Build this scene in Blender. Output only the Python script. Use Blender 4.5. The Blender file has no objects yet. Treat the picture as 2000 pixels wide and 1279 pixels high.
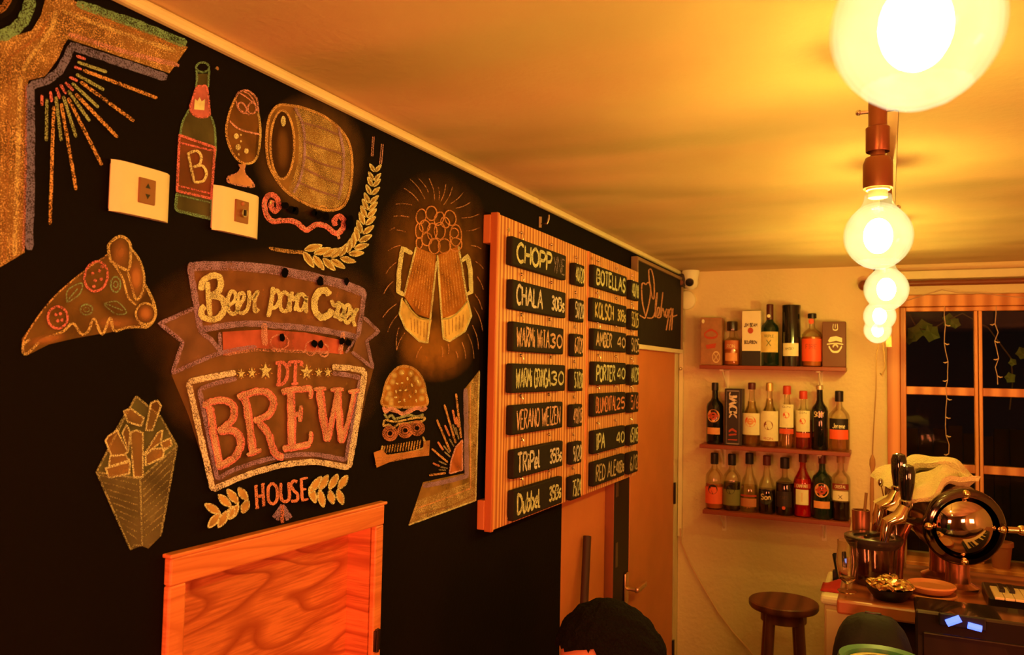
import bpy, bmesh, math, random
from mathutils import Vector, Matrix
random.seed(7)
R = math.radians
S = bpy.context.scene
COL = S.collection
# ------------------------------------------------------------------ camera
F = 1560.0                                   # focal length in pixels of the 2000x1279 frame
CAM = Vector((0.917, 0.0, 1.75))
AX = Vector((0.90470806, -0.00397116, -0.42601357))   # world X, Y, Z written as (right, down, forward)
AY = Vector((0.42556382, 0.05529435, 0.90323749))
AZ = Vector((0.01996924, -0.9984622, 0.05171522))
cd = bpy.data.cameras.new('camera'); cam = bpy.data.objects.new('camera', cd); COL.objects.link(cam)
M3 = Matrix(((AX[0], -AX[1], -AX[2]), (AY[0], -AY[1], -AY[2]), (AZ[0], -AZ[1], -AZ[2])))
cam.matrix_world = Matrix.Translation(CAM) @ M3.to_4x4()
cd.sensor_width = 36; cd.lens = F / 2000 * 36; cd.clip_start = .02
cd.dof.use_dof = True; cd.dof.focus_distance = 1.7; cd.dof.aperture_fstop = 9.0
S.camera = cam
# ------------------------------------------------------------------ world, light, exposure
w = bpy.data.worlds.new('night'); S.world = w; w.use_nodes = True
w.node_tree.nodes['Background'].inputs[0].default_value = (.006, .004, .003, 1)
w.node_tree.nodes['Background'].inputs[1].default_value = .5
S.view_settings.view_transform = 'Standard'; S.view_settings.look = 'None'
S.view_settings.gamma = 1; S.view_settings.use_curve_mapping = False
S.view_settings.exposure = 0.0
S.cycles.transparent_max_bounces = 24; S.cycles.max_bounces = 8
S.cycles.use_denoising = True
BULB_E = 2550.0                               # strength of the glowing core of each globe bulb
BULB_C = (1.0, 1.02, .42)
def area(name, loc, target, size, power, color):
    d = bpy.data.lights.new(name, 'AREA'); d.energy = power; d.color = color; d.size = size
    o = bpy.data.objects.new(name, d); COL.objects.link(o); o.location = loc
    o.rotation_euler = (Vector(target) - Vector(loc)).to_track_quat('-Z', 'Y').to_euler()
    return o
# reddish fill lights added out of view to warm and brighten walls and ceiling
area('lamp_behind', (2.5, -.95, 1.45), (0.0, 1.5, 1.1), .45, 32, (1, .25, .08))
area('lamp_counter', (2.55, .7, 1.40), (0.1, 2.7, 1.1), .35, 17, (1, .22, .07))
area('lamp_low', (.50, -1.3, 1.35), (0.5, 3.8, .9), .45, 21, (1, .19, .06)).data.spread = R(120)

def ray(px, py):
    r = Vector((px - 1000, py - 639.5, F))
    return Vector((AX.dot(r), AY.dot(r), AZ.dot(r)))
def L(px, py, x=0.0):                        # pixel -> point on the plane x (left wall, boards parallel to it)
    d = ray(px, py); return CAM + d * ((x - CAM.x) / d.x)
def B(px, py, y=3.78):                       # pixel -> point at depth y
    d = ray(px, py); return CAM + d * ((y - CAM.y) / d.y)
def srgb(r, g, b):
    f = lambda c: (c/255/12.92 if c/255 <= .04045 else ((c/255+.055)/1.055)**2.4)
    return (f(r), f(g), f(b))
# ------------------------------------------------------------------ materials
MATS = {}
def nm(name):
    m = bpy.data.materials.new(name); m.use_nodes = True
    nt = m.node_tree; b = nt.nodes['Principled BSDF']
    return m, nt, b
def mat(name, col, rough=.6, metal=0, noise=0, nscale=20, bump=0, bscale=60, trans=0, alpha=1, emit=None, es=0, coat=0, spec=.5, ior=1.45):
    if name in MATS: return MATS[name]
    m, nt, b = nm(name)
    b.inputs['Base Color'].default_value = (*col, 1); b.inputs['Roughness'].default_value = rough
    b.inputs['Metallic'].default_value = metal; b.inputs['Transmission Weight'].default_value = trans
    b.inputs['Alpha'].default_value = alpha; b.inputs['Coat Weight'].default_value = coat
    b.inputs['Specular IOR Level'].default_value = spec; b.inputs['IOR'].default_value = ior
    if emit: b.inputs['Emission Color'].default_value = (*emit, 1); b.inputs['Emission Strength'].default_value = es
    tc = nt.nodes.new('ShaderNodeTexCoord')
    n = nt.nodes.new('ShaderNodeTexNoise'); n.inputs['Scale'].default_value = nscale; n.inputs['Detail'].default_value = 5
    nt.links.new(tc.outputs['Object'], n.inputs['Vector'])
    mx = nt.nodes.new('ShaderNodeMix'); mx.data_type = 'RGBA'
    k = 1 - noise
    mx.inputs[6].default_value = (col[0]*k, col[1]*k, col[2]*k, 1)
    mx.inputs[7].default_value = (min(1, col[0]*(1+noise*.6)), min(1, col[1]*(1+noise*.6)), min(1, col[2]*(1+noise*.6)), 1)
    nt.links.new(n.outputs['Fac'], mx.inputs[0]); nt.links.new(mx.outputs[2], b.inputs['Base Color'])
    if bump:
        n2 = nt.nodes.new('ShaderNodeTexNoise'); n2.inputs['Scale'].default_value = bscale; n2.inputs['Detail'].default_value = 4
        nt.links.new(tc.outputs['Object'], n2.inputs['Vector'])
        bp = nt.nodes.new('ShaderNodeBump'); bp.inputs['Strength'].default_value = bump; bp.inputs['Distance'].default_value = .01
        nt.links.new(n2.outputs['Fac'], bp.inputs['Height']); nt.links.new(bp.outputs[0], b.inputs['Normal'])
    MATS[name] = m; return m
def wood(name, c1, c2, scale=6, stretch=(1, 1, 1), dist=3.0, rough=.45, bands='X', detail=3, nmix=.35, coat=0):
    if name in MATS: return MATS[name]
    m, nt, b = nm(name); N = nt.nodes.new; K = nt.links.new
    b.inputs['Roughness'].default_value = rough; b.inputs['Coat Weight'].default_value = coat; b.inputs['Coat Roughness'].default_value = .25
    tc = N('ShaderNodeTexCoord'); mp = N('ShaderNodeMapping'); mp.inputs['Scale'].default_value = stretch
    K(tc.outputs['Object'], mp.inputs['Vector'])
    wv = N('ShaderNodeTexWave'); wv.bands_direction = bands; wv.inputs['Scale'].default_value = scale
    wv.inputs['Distortion'].default_value = dist; wv.inputs['Detail'].default_value = detail; wv.inputs['Detail Scale'].default_value = .8
    K(mp.outputs[0], wv.inputs['Vector'])
    ns = N('ShaderNodeTexNoise'); ns.inputs['Scale'].default_value = scale*4; ns.inputs['Detail'].default_value = 6
    K(mp.outputs[0], ns.inputs['Vector'])
    mf = N('ShaderNodeMix'); mf.inputs[0].default_value = nmix
    K(wv.outputs['Fac'], mf.inputs[2]); K(ns.outputs['Fac'], mf.inputs[3])
    cr = N('ShaderNodeValToRGB'); cr.color_ramp.elements[0].position = .2; cr.color_ramp.elements[1].position = .75
    cr.color_ramp.elements[0].color = (*c1, 1); cr.color_ramp.elements[1].color = (*c2, 1)
    K(mf.outputs[0], cr.inputs[0]); K(cr.outputs[0], b.inputs['Base Color'])
    bp = N('ShaderNodeBump'); bp.inputs['Strength'].default_value = .25; bp.inputs['Distance'].default_value = .004
    K(mf.outputs[0], bp.inputs['Height']); K(bp.outputs[0], b.inputs['Normal'])
    MATS[name] = m; return m
def cwood(name, c1, c2, c3, sc=(1, .8, 4), rings=34, rough=.45, coat=.15):
    # figured board: growth rings as contours of a stretched field, plus fine fibres
    if name in MATS: return MATS[name]
    m, nt, b = nm(name); N = nt.nodes.new; K = nt.links.new
    b.inputs['Roughness'].default_value = rough; b.inputs['Coat Weight'].default_value = coat; b.inputs['Coat Roughness'].default_value = .3
    tc = N('ShaderNodeTexCoord'); mp = N('ShaderNodeMapping'); mp.inputs['Scale'].default_value = sc; K(tc.outputs['Object'], mp.inputs['Vector'])
    n = N('ShaderNodeTexNoise'); n.inputs['Scale'].default_value = 1.0; n.inputs['Detail'].default_value = 1.3; n.inputs['Roughness'].default_value = .4; K(mp.outputs[0], n.inputs['Vector'])
    mu = N('ShaderNodeMath'); mu.operation = 'MULTIPLY'; mu.inputs[1].default_value = rings; K(n.outputs['Fac'], mu.inputs[0])
    fr = N('ShaderNodeMath'); fr.operation = 'FRACT'; K(mu.outputs[0], fr.inputs[0])
    cr = N('ShaderNodeValToRGB'); e = cr.color_ramp.elements; e[0].position = 0; e[0].color = (*c2, 1); e[1].position = .55; e[1].color = (*c2, 1)
    q = e.new(.86); q.color = (*c1, 1); q = e.new(.97); q.color = (*c2, 1); K(fr.outputs[0], cr.inputs[0])
    m2 = N('ShaderNodeMapping'); m2.inputs['Scale'].default_value = (sc[0]*14, sc[1]*6, sc[2]*34); K(tc.outputs['Object'], m2.inputs['Vector'])
    n2 = N('ShaderNodeTexNoise'); n2.inputs['Scale'].default_value = 1.0; n2.inputs['Detail'].default_value = 4; K(m2.outputs[0], n2.inputs['Vector'])
    n3 = N('ShaderNodeTexNoise'); n3.inputs['Scale'].default_value = 2.3; n3.inputs['Detail'].default_value = 2; K(mp.outputs[0], n3.inputs['Vector'])
    ad = N('ShaderNodeMix'); ad.inputs[0].default_value = .45; K(n2.outputs['Fac'], ad.inputs[2]); K(n3.outputs['Fac'], ad.inputs[3])
    r = N('ShaderNodeMapRange'); r.inputs[1].default_value = .42; r.inputs[2].default_value = .62; r.inputs[4].default_value = .85; K(ad.outputs[0], r.inputs[0])
    mx = N('ShaderNodeMix'); mx.data_type = 'RGBA'; mx.inputs[7].default_value = (*c3, 1); K(r.outputs[0], mx.inputs[0]); K(cr.outputs[0], mx.inputs[6]); K(mx.outputs[2], b.inputs['Base Color'])
    MATS[name] = m; return m
def chalk(col, cover=.75, grain=620, key=None):
    key = key or 'chalk_%.2f_%.2f_%.2f_%.2f' % (*col, cover)
    if key in MATS: return MATS[key]
    m, nt, b = nm(key); N = nt.nodes.new; K = nt.links.new
    b.inputs['Roughness'].default_value = .95; b.inputs['Specular IOR Level'].default_value = .05
    tc = N('ShaderNodeTexCoord')
    n1 = N('ShaderNodeTexNoise'); n1.inputs['Scale'].default_value = grain; n1.inputs['Detail'].default_value = 3
    n2 = N('ShaderNodeTexNoise'); n2.inputs['Scale'].default_value = 38; n2.inputs['Detail'].default_value = 3
    K(tc.outputs['Object'], n1.inputs['Vector']); K(tc.outputs['Object'], n2.inputs['Vector'])
    ad = N('ShaderNodeMath'); ad.operation = 'MULTIPLY_ADD'; ad.inputs[1].default_value = .75
    m2 = N('ShaderNodeMath'); m2.operation = 'MULTIPLY'; m2.inputs[1].default_value = .25
    K(n2.outputs['Fac'], m2.inputs[0]); K(n1.outputs['Fac'], ad.inputs[0]); K(m2.outputs[0], ad.inputs[2])
    mr = N('ShaderNodeMapRange'); c = 1 - cover
    mr.inputs[1].default_value = .33 + c*.16; mr.inputs[2].default_value = .53 + c*.16
    K(ad.outputs[0], mr.inputs[0])
    at = N('ShaderNodeAttribute'); at.attribute_name = 'al'
    ml = N('ShaderNodeMath'); ml.operation = 'MULTIPLY'; K(mr.outputs[0], ml.inputs[0]); K(at.outputs['Fac'], ml.inputs[1])
    K(ml.outputs[0], b.inputs['Alpha'])
    mx = N('ShaderNodeMix'); mx.data_type = 'RGBA'
    mx.inputs[6].default_value = (col[0]*.55, col[1]*.5, col[2]*.5, 1); mx.inputs[7].default_value = (*col, 1)
    K(mr.outputs[0], mx.inputs[0]); K(mx.outputs[2], b.inputs['Base Color'])
    MATS[key] = m; return m
def haze_chalk(col, a):                      # rubbed-in chalk dust: even, thin
    key = 'dust_%.2f_%.2f_%.2f_%.2f' % (*col, a)
    if key in MATS: return MATS[key]
    m, nt, b = nm(key); N = nt.nodes.new; K = nt.links.new
    b.inputs['Roughness'].default_value = .95; b.inputs['Base Color'].default_value = (*col, 1); b.inputs['Specular IOR Level'].default_value = .05
    tc = N('ShaderNodeTexCoord'); n = N('ShaderNodeTexNoise'); n.inputs['Scale'].default_value = 22; n.inputs['Detail'].default_value = 5
    K(tc.outputs['Object'], n.inputs['Vector'])
    mr = N('ShaderNodeMapRange'); mr.inputs[1].default_value = .2; mr.inputs[2].default_value = .8; mr.inputs[3].default_value = a*.35; mr.inputs[4].default_value = a*1.5
    K(n.outputs['Fac'], mr.inputs[0])
    at = N('ShaderNodeAttribute'); at.attribute_name = 'al'
    ml = N('ShaderNodeMath'); ml.operation = 'MULTIPLY'; K(mr.outputs[0], ml.inputs[0]); K(at.outputs['Fac'], ml.inputs[1])
    K(ml.outputs[0], b.inputs['Alpha']); MATS[key] = m; return m
def thin_glass(name, col, a=.25, rough=.03):
    if name in MATS: return MATS[name]
    m, nt, b = nm(name); N = nt.nodes.new; K = nt.links.new
    t = N('ShaderNodeBsdfTransparent'); t.inputs[0].default_value = (*col, 1)
    g = N('ShaderNodeBsdfGlossy'); g.inputs['Roughness'].default_value = rough
    fr = N('ShaderNodeFresnel'); fr.inputs[0].default_value = 1.5
    mx = N('ShaderNodeMixShader'); b2 = N('ShaderNodeMath'); b2.operation = 'MULTIPLY_ADD'; b2.inputs[1].default_value = .45; b2.inputs[2].default_value = a*.1
    K(fr.outputs[0], b2.inputs[0]); K(b2.outputs[0], mx.inputs[0]); K(t.outputs[0], mx.inputs[1]); K(g.outputs[0], mx.inputs[2])
    K(mx.outputs[0], nt.nodes['Material Output'].inputs['Surface'])
    MATS[name] = m; return m

# ------------------------------------------------------------------ mesh builder (world coordinates)
class MB:
    def __init__(s): s.v = []; s.f = []; s.a = []; s.smooth = False
    def add(s, vs, fs, al=1.0):
        o = len(s.v); s.v += [tuple(v) for v in vs]
        s.a += (al if isinstance(al, list) else [al]*len(vs)); s.f += [tuple(i+o for i in f) for f in fs]; return s
    def box(s, a, b, bev=0):
        x0, x1 = sorted((a[0], b[0])); y0, y1 = sorted((a[1], b[1])); z0, z1 = sorted((a[2], b[2]))
        if bev <= 0:
            return s.add([(x0,y0,z0),(x1,y0,z0),(x1,y1,z0),(x0,y1,z0),(x0,y0,z1),(x1,y0,z1),(x1,y1,z1),(x0,y1,z1)],
                  [(0,3,2,1),(4,5,6,7),(0,1,5,4),(1,2,6,5),(2,3,7,6),(3,0,4,7)])
        bm = bmesh.new(); bmesh.ops.create_cube(bm, size=1)
        for v in bm.verts: v.co = Vector(((x0+x1)/2+v.co.x*(x1-x0), (y0+y1)/2+v.co.y*(y1-y0), (z0+z1)/2+v.co.z*(z1-z0)))
        bev = min(bev, .49*min(x1-x0, y1-y0, z1-z0))
        bmesh.ops.bevel(bm, geom=bm.edges[:], offset=bev, segments=2, affect='EDGES', profile=.5)
        return s.bm(bm)
    def bm(s, bm):
        bm.verts.index_update()
        s.add([v.co[:] for v in bm.verts], [[v.index for v in f.verts] for f in bm.faces]); bm.free(); return s
    def lathe(s, prof, c=(0,0,0), axis=(0,0,1), n=24, closed=False):
        q = Vector(axis).normalized().to_track_quat('Z', 'Y'); c = Vector(c); vs = []; fs = []
        for r, h in prof:
            for i in range(n):
                t = 2*math.pi*i/n; vs.append(c + q @ Vector((r*math.cos(t), r*math.sin(t), h)))
        for k in range(len(prof)-1):
            for i in range(n):
                j = (i+1) % n; fs.append((k*n+i, k*n+j, (k+1)*n+j, (k+1)*n+i))
        s.add(vs, fs); s.smooth = True; return s
    def tube(s, pts, r, n=8, cap=True):
        pts = [Vector(p) for p in pts]; vs = []; fs = []; rr = r if isinstance(r, list) else [r]*len(pts); up = None
        for i, p in enumerate(pts):
            t = (pts[min(i+1, len(pts)-1)] - pts[max(i-1, 0)]).normalized()
            if up is None: up = t.orthogonal().normalized()
            up = (up - t*up.dot(t)).normalized(); sd = t.cross(up)
            for k in range(n):
                a = 2*math.pi*k/n; vs.append(p + (up*math.cos(a) + sd*math.sin(a))*rr[i])
        for i in range(len(pts)-1):
            for k in range(n):
                j = (k+1) % n; fs.append((i*n+k, i*n+j, (i+1)*n+j, (i+1)*n+k))
        if cap: fs += [tuple(reversed(range(n))), tuple(range((len(pts)-1)*n, len(pts)*n))]
        s.add(vs, fs); s.smooth = True; return s
    def ball(s, c, r, n=16, sc=(1,1,1)):
        bm = bmesh.new(); bmesh.ops.create_uvsphere(bm, u_segments=n, v_segments=max(6, n//2), radius=1)
        for v in bm.verts: v.co = Vector(c) + Vector((v.co.x*r*sc[0], v.co.y*r*sc[1], v.co.z*r*sc[2]))
        s.bm(bm); s.smooth = True; return s
    def poly(s, pts, mp, al=1.0, smooth=False):
        p = catmull(pts, True, 4) if smooth else pts
        return s.add([mp(*q) for q in p], [tuple(range(len(p)))], al)
    def smudge(s, cx, cy, rx, ry, mp, rot=0):
        n = 24; vs = [mp(cx, cy)]; al = [1.0]
        for k, (q, a) in enumerate(((.35, .85), (.7, .4), (1, 0))):
            for i in range(n):
                t = 2*math.pi*i/n; x = rx*q*math.cos(t); y = ry*q*math.sin(t)
                vs.append(mp(cx + x*math.cos(rot) - y*math.sin(rot), cy + x*math.sin(rot) + y*math.cos(rot))); al.append(a)
        fs = [(0, 1+i, 1+(i+1) % n) for i in range(n)]
        for k in range(2):
            for i in range(n):
                j = (i+1) % n; o = 1+k*n; fs.append((o+i, o+n+i, o+n+j, o+j))
        return s.add(vs, fs, al)
    def ribbon(s, pts, wd, mp, closed=False, smooth=True, jit=.16, step=None):
        if len(pts) < 2: return s
        p = [Vector((q[0], q[1])) for q in pts]
        if smooth and len(p) > 2: p = [Vector(q) for q in catmull([tuple(q) for q in p], closed, 6)]
        elif closed: p = p + [p[0]]
        st = step or max(wd*.6, 1e-9); q = [p[0]]
        for a, b in zip(p, p[1:]):
            d = (b-a).length; k = max(1, int(d/st))
            if k > 40: k = 40
            for i in range(1, k+1): q.append(a.lerp(b, i/k))
        vs = []; n = len(q)
        for i, c in enumerate(q):
            t = (q[min(i+1, n-1)] - q[max(i-1, 0)])
            if closed and i in (0, n-1): t = q[1] - q[n-2]
            if t.length < 1e-9: t = Vector((1, 0))
            t.normalize(); nn = Vector((-t.y, t.x))
            h = wd/2; e = 1.0 if closed or 0 < i < n-1 else .6
            vs.append(mp(*(c + nn*h*e*(1+random.uniform(-jit, jit))))); vs.append(mp(*(c - nn*h*e*(1+random.uniform(-jit, jit)))))
        return s.add(vs, [(2*i, 2*i+1, 2*i+3, 2*i+2) for i in range(n-1)])
    def build(s, name, m, parent=None, loc=None, label=None):
        me = bpy.data.meshes.new(name); o = bpy.data.objects.new(name, me); COL.objects.link(o)
        org = Vector(loc) if loc is not None else (root_loc(parent) if parent else Vector((0, 0, 0)))
        me.from_pydata([tuple(Vector(v) - org) for v in s.v], [], s.f)
        if any(a != 1.0 for a in s.a) or m.name.startswith(('chalk', 'dust')):
            at = me.attributes.new('al', 'FLOAT', 'POINT'); at.data.foreach_set('value', s.a)
        if s.smooth:
            me.polygons.foreach_set('use_smooth', [True]*len(me.polygons))
        me.materials.append(m); me.update()
        if s.smooth: 
            try: me.set_sharp_from_angle(angle=R(40))
            except Exception: pass
        if parent: o.parent = parent
        else: o.location = org
        if label: o['label'] = label
        return o
def root_loc(o):
    while o.parent: o = o.parent
    return Vector(o.location)
def catmull(P, closed, n):
    out = []; m = len(P)
    for i in range(m if closed else m-1):
        g = (lambda k: P[k % m]) if closed else (lambda k: P[max(0, min(m-1, k))])
        p0, p1, p2, p3 = g(i-1), g(i), g(i+1), g(i+2)
        for j in range(n):
            t = j/n; out.append(tuple(.5*((2*p1[a]) + (-p0[a]+p2[a])*t + (2*p0[a]-5*p1[a]+4*p2[a]-p3[a])*t*t + (-p0[a]+3*p1[a]-3*p2[a]+p3[a])*t**3) for a in (0, 1)))
    if closed: pass
    else: out.append(tuple(P[-1]))
    if closed: out.append(out[0])
    return out
def tag(o, label, cat, group=None):
    o['label'] = label; o['category'] = cat
    if group: o['group'] = group
    return o
def thing(name, label, cat, loc, group=None):
    o = bpy.data.objects.new(name, None); COL.objects.link(o); o.location = loc; o.empty_display_size = .05
    return tag(o, label, cat, group)
def struct(o): o['kind'] = 'structure'; return o
def senv(name, loc=(0, 0, 0)):
    o = bpy.data.objects.new(name, None); COL.objects.link(o); o.location = loc; return struct(o)
def copy_tree(o, parent=None, delta=None):
    c = o.copy(); COL.objects.link(c)
    if parent: c.parent = parent
    if delta is not None: c.location = Vector(o.location) + Vector(delta)
    for ch in list(o.children): copy_tree(ch, c)
    return c

# ------------------------------------------------------------------ handwriting: stroke letters on a 1 x 1 cell
G = {
 'A': (.8, [[(0,0),(.4,1),(.8,0)],[(.15,.38),(.68,.38)]]), 'B': (.65, [[(0,0),(0,1)],[(0,1),(.5,.95),(.55,.72),(.3,.54),(0,.52)],[(0,.52),(.5,.48),(.65,.24),(.4,.02),(0,0)]]),
 'C': (.65, [[(.65,.88),(.35,1),(.05,.7),(.02,.3),(.3,0),(.65,.1)]]), 'D': (.7, [[(0,0),(0,1)],[(0,1),(.5,.85),(.68,.45),(.45,.08),(0,0)]]),
 'E': (.55, [[(.55,1),(0,1),(0,0),(.55,0)],[(0,.52),(.42,.52)]]), 'F': (.5, [[(.5,1),(0,1),(0,0)],[(0,.52),(.4,.52)]]),
 'G': (.7, [[(.65,.85),(.35,1),(.05,.7),(.02,.3),(.3,0),(.65,.12),(.65,.45),(.4,.45)]]), 'H': (.6, [[(0,0),(0,1)],[(.6,0),(.6,1)],[(0,.5),(.6,.52)]]),
 'I': (.3, [[(.15,0),(.15,1)],[(0,1),(.3,1)],[(0,0),(.3,0)]]), 'i': (.15, [[(.07,0),(.07,.62)],[(.07,.85),(.08,.92)]]), 'J': (.5, [[(.5,1),(.5,.2),(.25,0),(0,.18)]]),
 'K': (.6, [[(0,0),(0,1)],[(.55,1),(0,.45),(.6,0)]]), 'L': (.5, [[(0,1),(0,0),(.5,0)]]), 'M': (.85, [[(0,0),(.1,1),(.42,.35),(.75,1),(.85,0)]]),
 'N': (.65, [[(0,0),(0,1),(.65,0),(.65,1)]]), 'O': (.7, [[(.35,1),(.05,.75),(.03,.25),(.35,0),(.67,.25),(.65,.75),(.35,1)]]), 'P': (.6, [[(0,0),(0,1)],[(0,1),(.5,.97),(.6,.72),(.4,.5),(0,.48)]]),
 'R': (.62, [[(0,0),(0,1)],[(0,1),(.5,.95),(.55,.72),(.3,.5),(0,.5)],[(.22,.5),(.62,0)]]), 'S': (.55, [[(.55,.88),(.28,1),(.03,.8),(.15,.56),(.42,.45),(.53,.2),(.28,0),(0,.12)]]),
 'T': (.65, [[(0,1),(.65,1)],[(.32,1),(.32,0)]]), 'U': (.6, [[(0,1),(.02,.25),(.3,0),(.58,.25),(.6,1)]]), 'V': (.6, [[(0,1),(.3,0),(.6,1)]]),
 'W': (.9, [[(0,1),(.2,0),(.45,.75),(.7,0),(.9,1)]]), 'Y': (.6, [[(0,1),(.3,.5),(.6,1)],[(.3,.5),(.3,0)]]), 'Z': (.55, [[(0,1),(.55,1),(0,0),(.55,0)]]), 'X': (.55, [[(0,0),(.55,1)],[(0,1),(.55,0)]]),
 '0': (.5, [[(.25,1),(.03,.75),(.03,.25),(.25,0),(.47,.25),(.47,.75),(.25,1)]]), '1': (.2, [[(0,.8),(.15,1),(.15,0)]]), '2': (.5, [[(0,.8),(.2,1),(.47,.8),(.35,.5),(0,0),(.5,0)]]),
 '3': (.5, [[(0,.9),(.3,1),(.48,.78),(.2,.53),(.5,.3),(.3,0),(0,.1)]]), '4': (.5, [[(.38,0),(.38,1),(0,.35),(.5,.35)]]), '5': (.5, [[(.48,1),(.05,1),(.03,.58),(.35,.6),(.5,.3),(.3,0),(0,.08)]]),
 '6': (.5, [[(.4,1),(.08,.6),(.03,.25),(.25,0),(.48,.2),(.35,.48),(.08,.4)]]), '7': (.5, [[(0,1),(.5,1),(.18,0)]]), '8': (.5, [[(.25,.52),(.05,.75),(.25,1),(.45,.75),(.25,.52),(.02,.25),(.25,0),(.48,.25),(.25,.52)]]),
 '9': (.5, [[(.45,.65),(.2,.5),(.03,.75),(.25,1),(.47,.8),(.42,.3),(.2,0)]]), '/': (.35, [[(0,-.1),(.35,1.1)]]), '.': (.1, [[(.05,.0),(.05,.06)]]), '-': (.35, [[(0,.5),(.35,.5)]]), ' ': (.3, []),
 'b': (.42, [[(0,1),(0,0)],[(0,.5),(.3,.55),(.42,.28),(.25,0),(0,.05)]]), 'e': (.42, [[(.02,.3),(.38,.34),(.28,.6),(.05,.45),(.06,.1),(.4,.08)]]), 'l': (.25, [[(0,1),(.02,.05),(.25,0)]]),
 'u': (.42, [[(0,.6),(.05,.08),(.3,.05),(.4,.6),(.42,0)]]), 'r': (.35, [[(0,.6),(.02,0)],[(.02,.4),(.15,.6),(.35,.55)]]), 'a': (.42, [[(.38,.5),(.15,.6),(.02,.25),(.2,0),(.38,.3),(.38,.6),(.42,0)]]),
 'p': (.42, [[(0,.6),(0,-.45)],[(0,.5),(.3,.6),(.42,.3),(.22,0),(0,.1)]]), 'h': (.42, [[(0,1),(0,0)],[(0,.4),(.25,.6),(.4,.4),(.4,0)]]), 'y': (.42, [[(0,.6),(.2,.05)],[(.42,.6),(.12,-.45)]]),
 'n': (.4, [[(0,.6),(0,0)],[(0,.4),(.25,.6),(.4,.4),(.4,0)]]), 'g': (.42, [[(.38,.5),(.15,.6),(.02,.3),(.2,.05),(.38,.3),(.4,.6),(.38,-.3),(.1,-.4)]]), "'": (.1, [[(.05,1),(.05,.8)]]),
}
for c in 'sczxvwo': G[c] = (G[c.upper()][0]*.7, [[(x*.7, y*.62) for x, y in p] for p in G[c.upper()][1]])
def text_width(t, gap=.17): return sum(G[c][0] + gap for c in t) - gap
def write(mb, t, mp, x0, y0, h, width=None, lw=None, jitter=.02, slant=0, gap=.17):
    sx = h if width is None else width / text_width(t, gap)
    x = x0; lw = lw or h*.13
    for c in t:
        gw, st = G[c]
        for s_ in st:
            dy = random.uniform(-jitter, jitter)*h
            pts = [(x + u*sx + slant*v*h + random.uniform(-jitter, jitter)*h, y0 + v*h + dy) for u, v in s_]
            sm = len(pts) > 3 and c not in 'MNWZEHX'
            mb.ribbon(pts, lw, mp, smooth=sm, jit=.2, step=lw*.9)
        x += (gw + gap)*sx

# ------------------------------------------------------------------ base materials
M_black = mat('blackboard_paint', (.0060, .0038, .0035), .8, noise=.35, nscale=3, bump=.12, bscale=90, spec=.10)
M_board = mat('chalkboard_plate', (.022, .017, .013), .75, noise=.4, nscale=30, spec=.2)
M_plast = mat('cream_plaster', (.80, .66, .40), .85, noise=.10, nscale=4, bump=.35, bscale=45)
M_trim = mat('cream_trim_wood', (.86, .78, .50), .5, noise=.15, nscale=12, bump=.1)
M_floor = wood('floor_boards', (.10, .04, .02), (.22, .10, .05), 5, (1, .2, 1), 2)
M_orange = cwood('orange_wood', (.62, .17, .045), (.84, .30, .10), (.68, .20, .055), (3, 1.2, 9), 12)
M_ply = cwood('varnished_plywood', (.42, .075, .02), (.84, .26, .08), (.50, .105, .028), (1, 2.4, 8), 11)
M_menu = wood('striped_menu_board', (.42, .10, .028), (.94, .54, .22), 6, (1, 2.6, .12), 7, .5, 'Y', 3, .45)
M_rail = wood('menu_board_rail', (.50, .14, .04), (.82, .30, .11), 6, (1, 2, .3), 2, .5, 'Y')
M_door = mat('orange_door_laminate', (.74, .25, .085), .45, noise=.18, nscale=6, bump=.05)
M_door2 = mat('brown_door_post', (.30, .085, .03), .5, noise=.25, nscale=8)
M_win = wood('window_pine', (.50, .16, .04), (.78, .34, .12), 5, (1, 1, .3), 2, .4, 'X')
M_shelf = wood('red_brown_shelf', (.26, .045, .018), (.40, .08, .03), 8, (.3, 1, 1), 2, .4, 'Y')
M_cream = mat('cream_enamel', (.92, .84, .62), .4)
M_plate = mat('cream_plastic', (.86, .84, .60), .32, coat=.2)
M_insert = mat('brown_plastic_insert', (.27, .12, .04), .4)
M_dark = mat('black_plastic', (.010, .009, .010), .3)
M_hole = mat('chipped_dark_hole', (.002, .002, .003), .9, spec=.05)
M_steel = mat('steel', (.62, .56, .48), .13, 1)
M_nail = mat('shiny_nail', (.8, .7, .6), .2, 1)
M_copper = mat('copper_paint', (.28, .10, .045), .35, .55, noise=.2)
M_cable = mat('cream_cable', (.72, .48, .28), .5)
M_glassdark = thin_glass('window_glass', (.85, .85, .85), .3)

# ------------------------------------------------------------------ the room
ZC = CAM.z + .487                            # ceiling height
YB = 3.86                                    # back wall
XR = 2.75; YN = -1.9                         # right wall, wall behind the photographer
def ztop(px, py, x=0.0): return L(px, py, x).z
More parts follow.
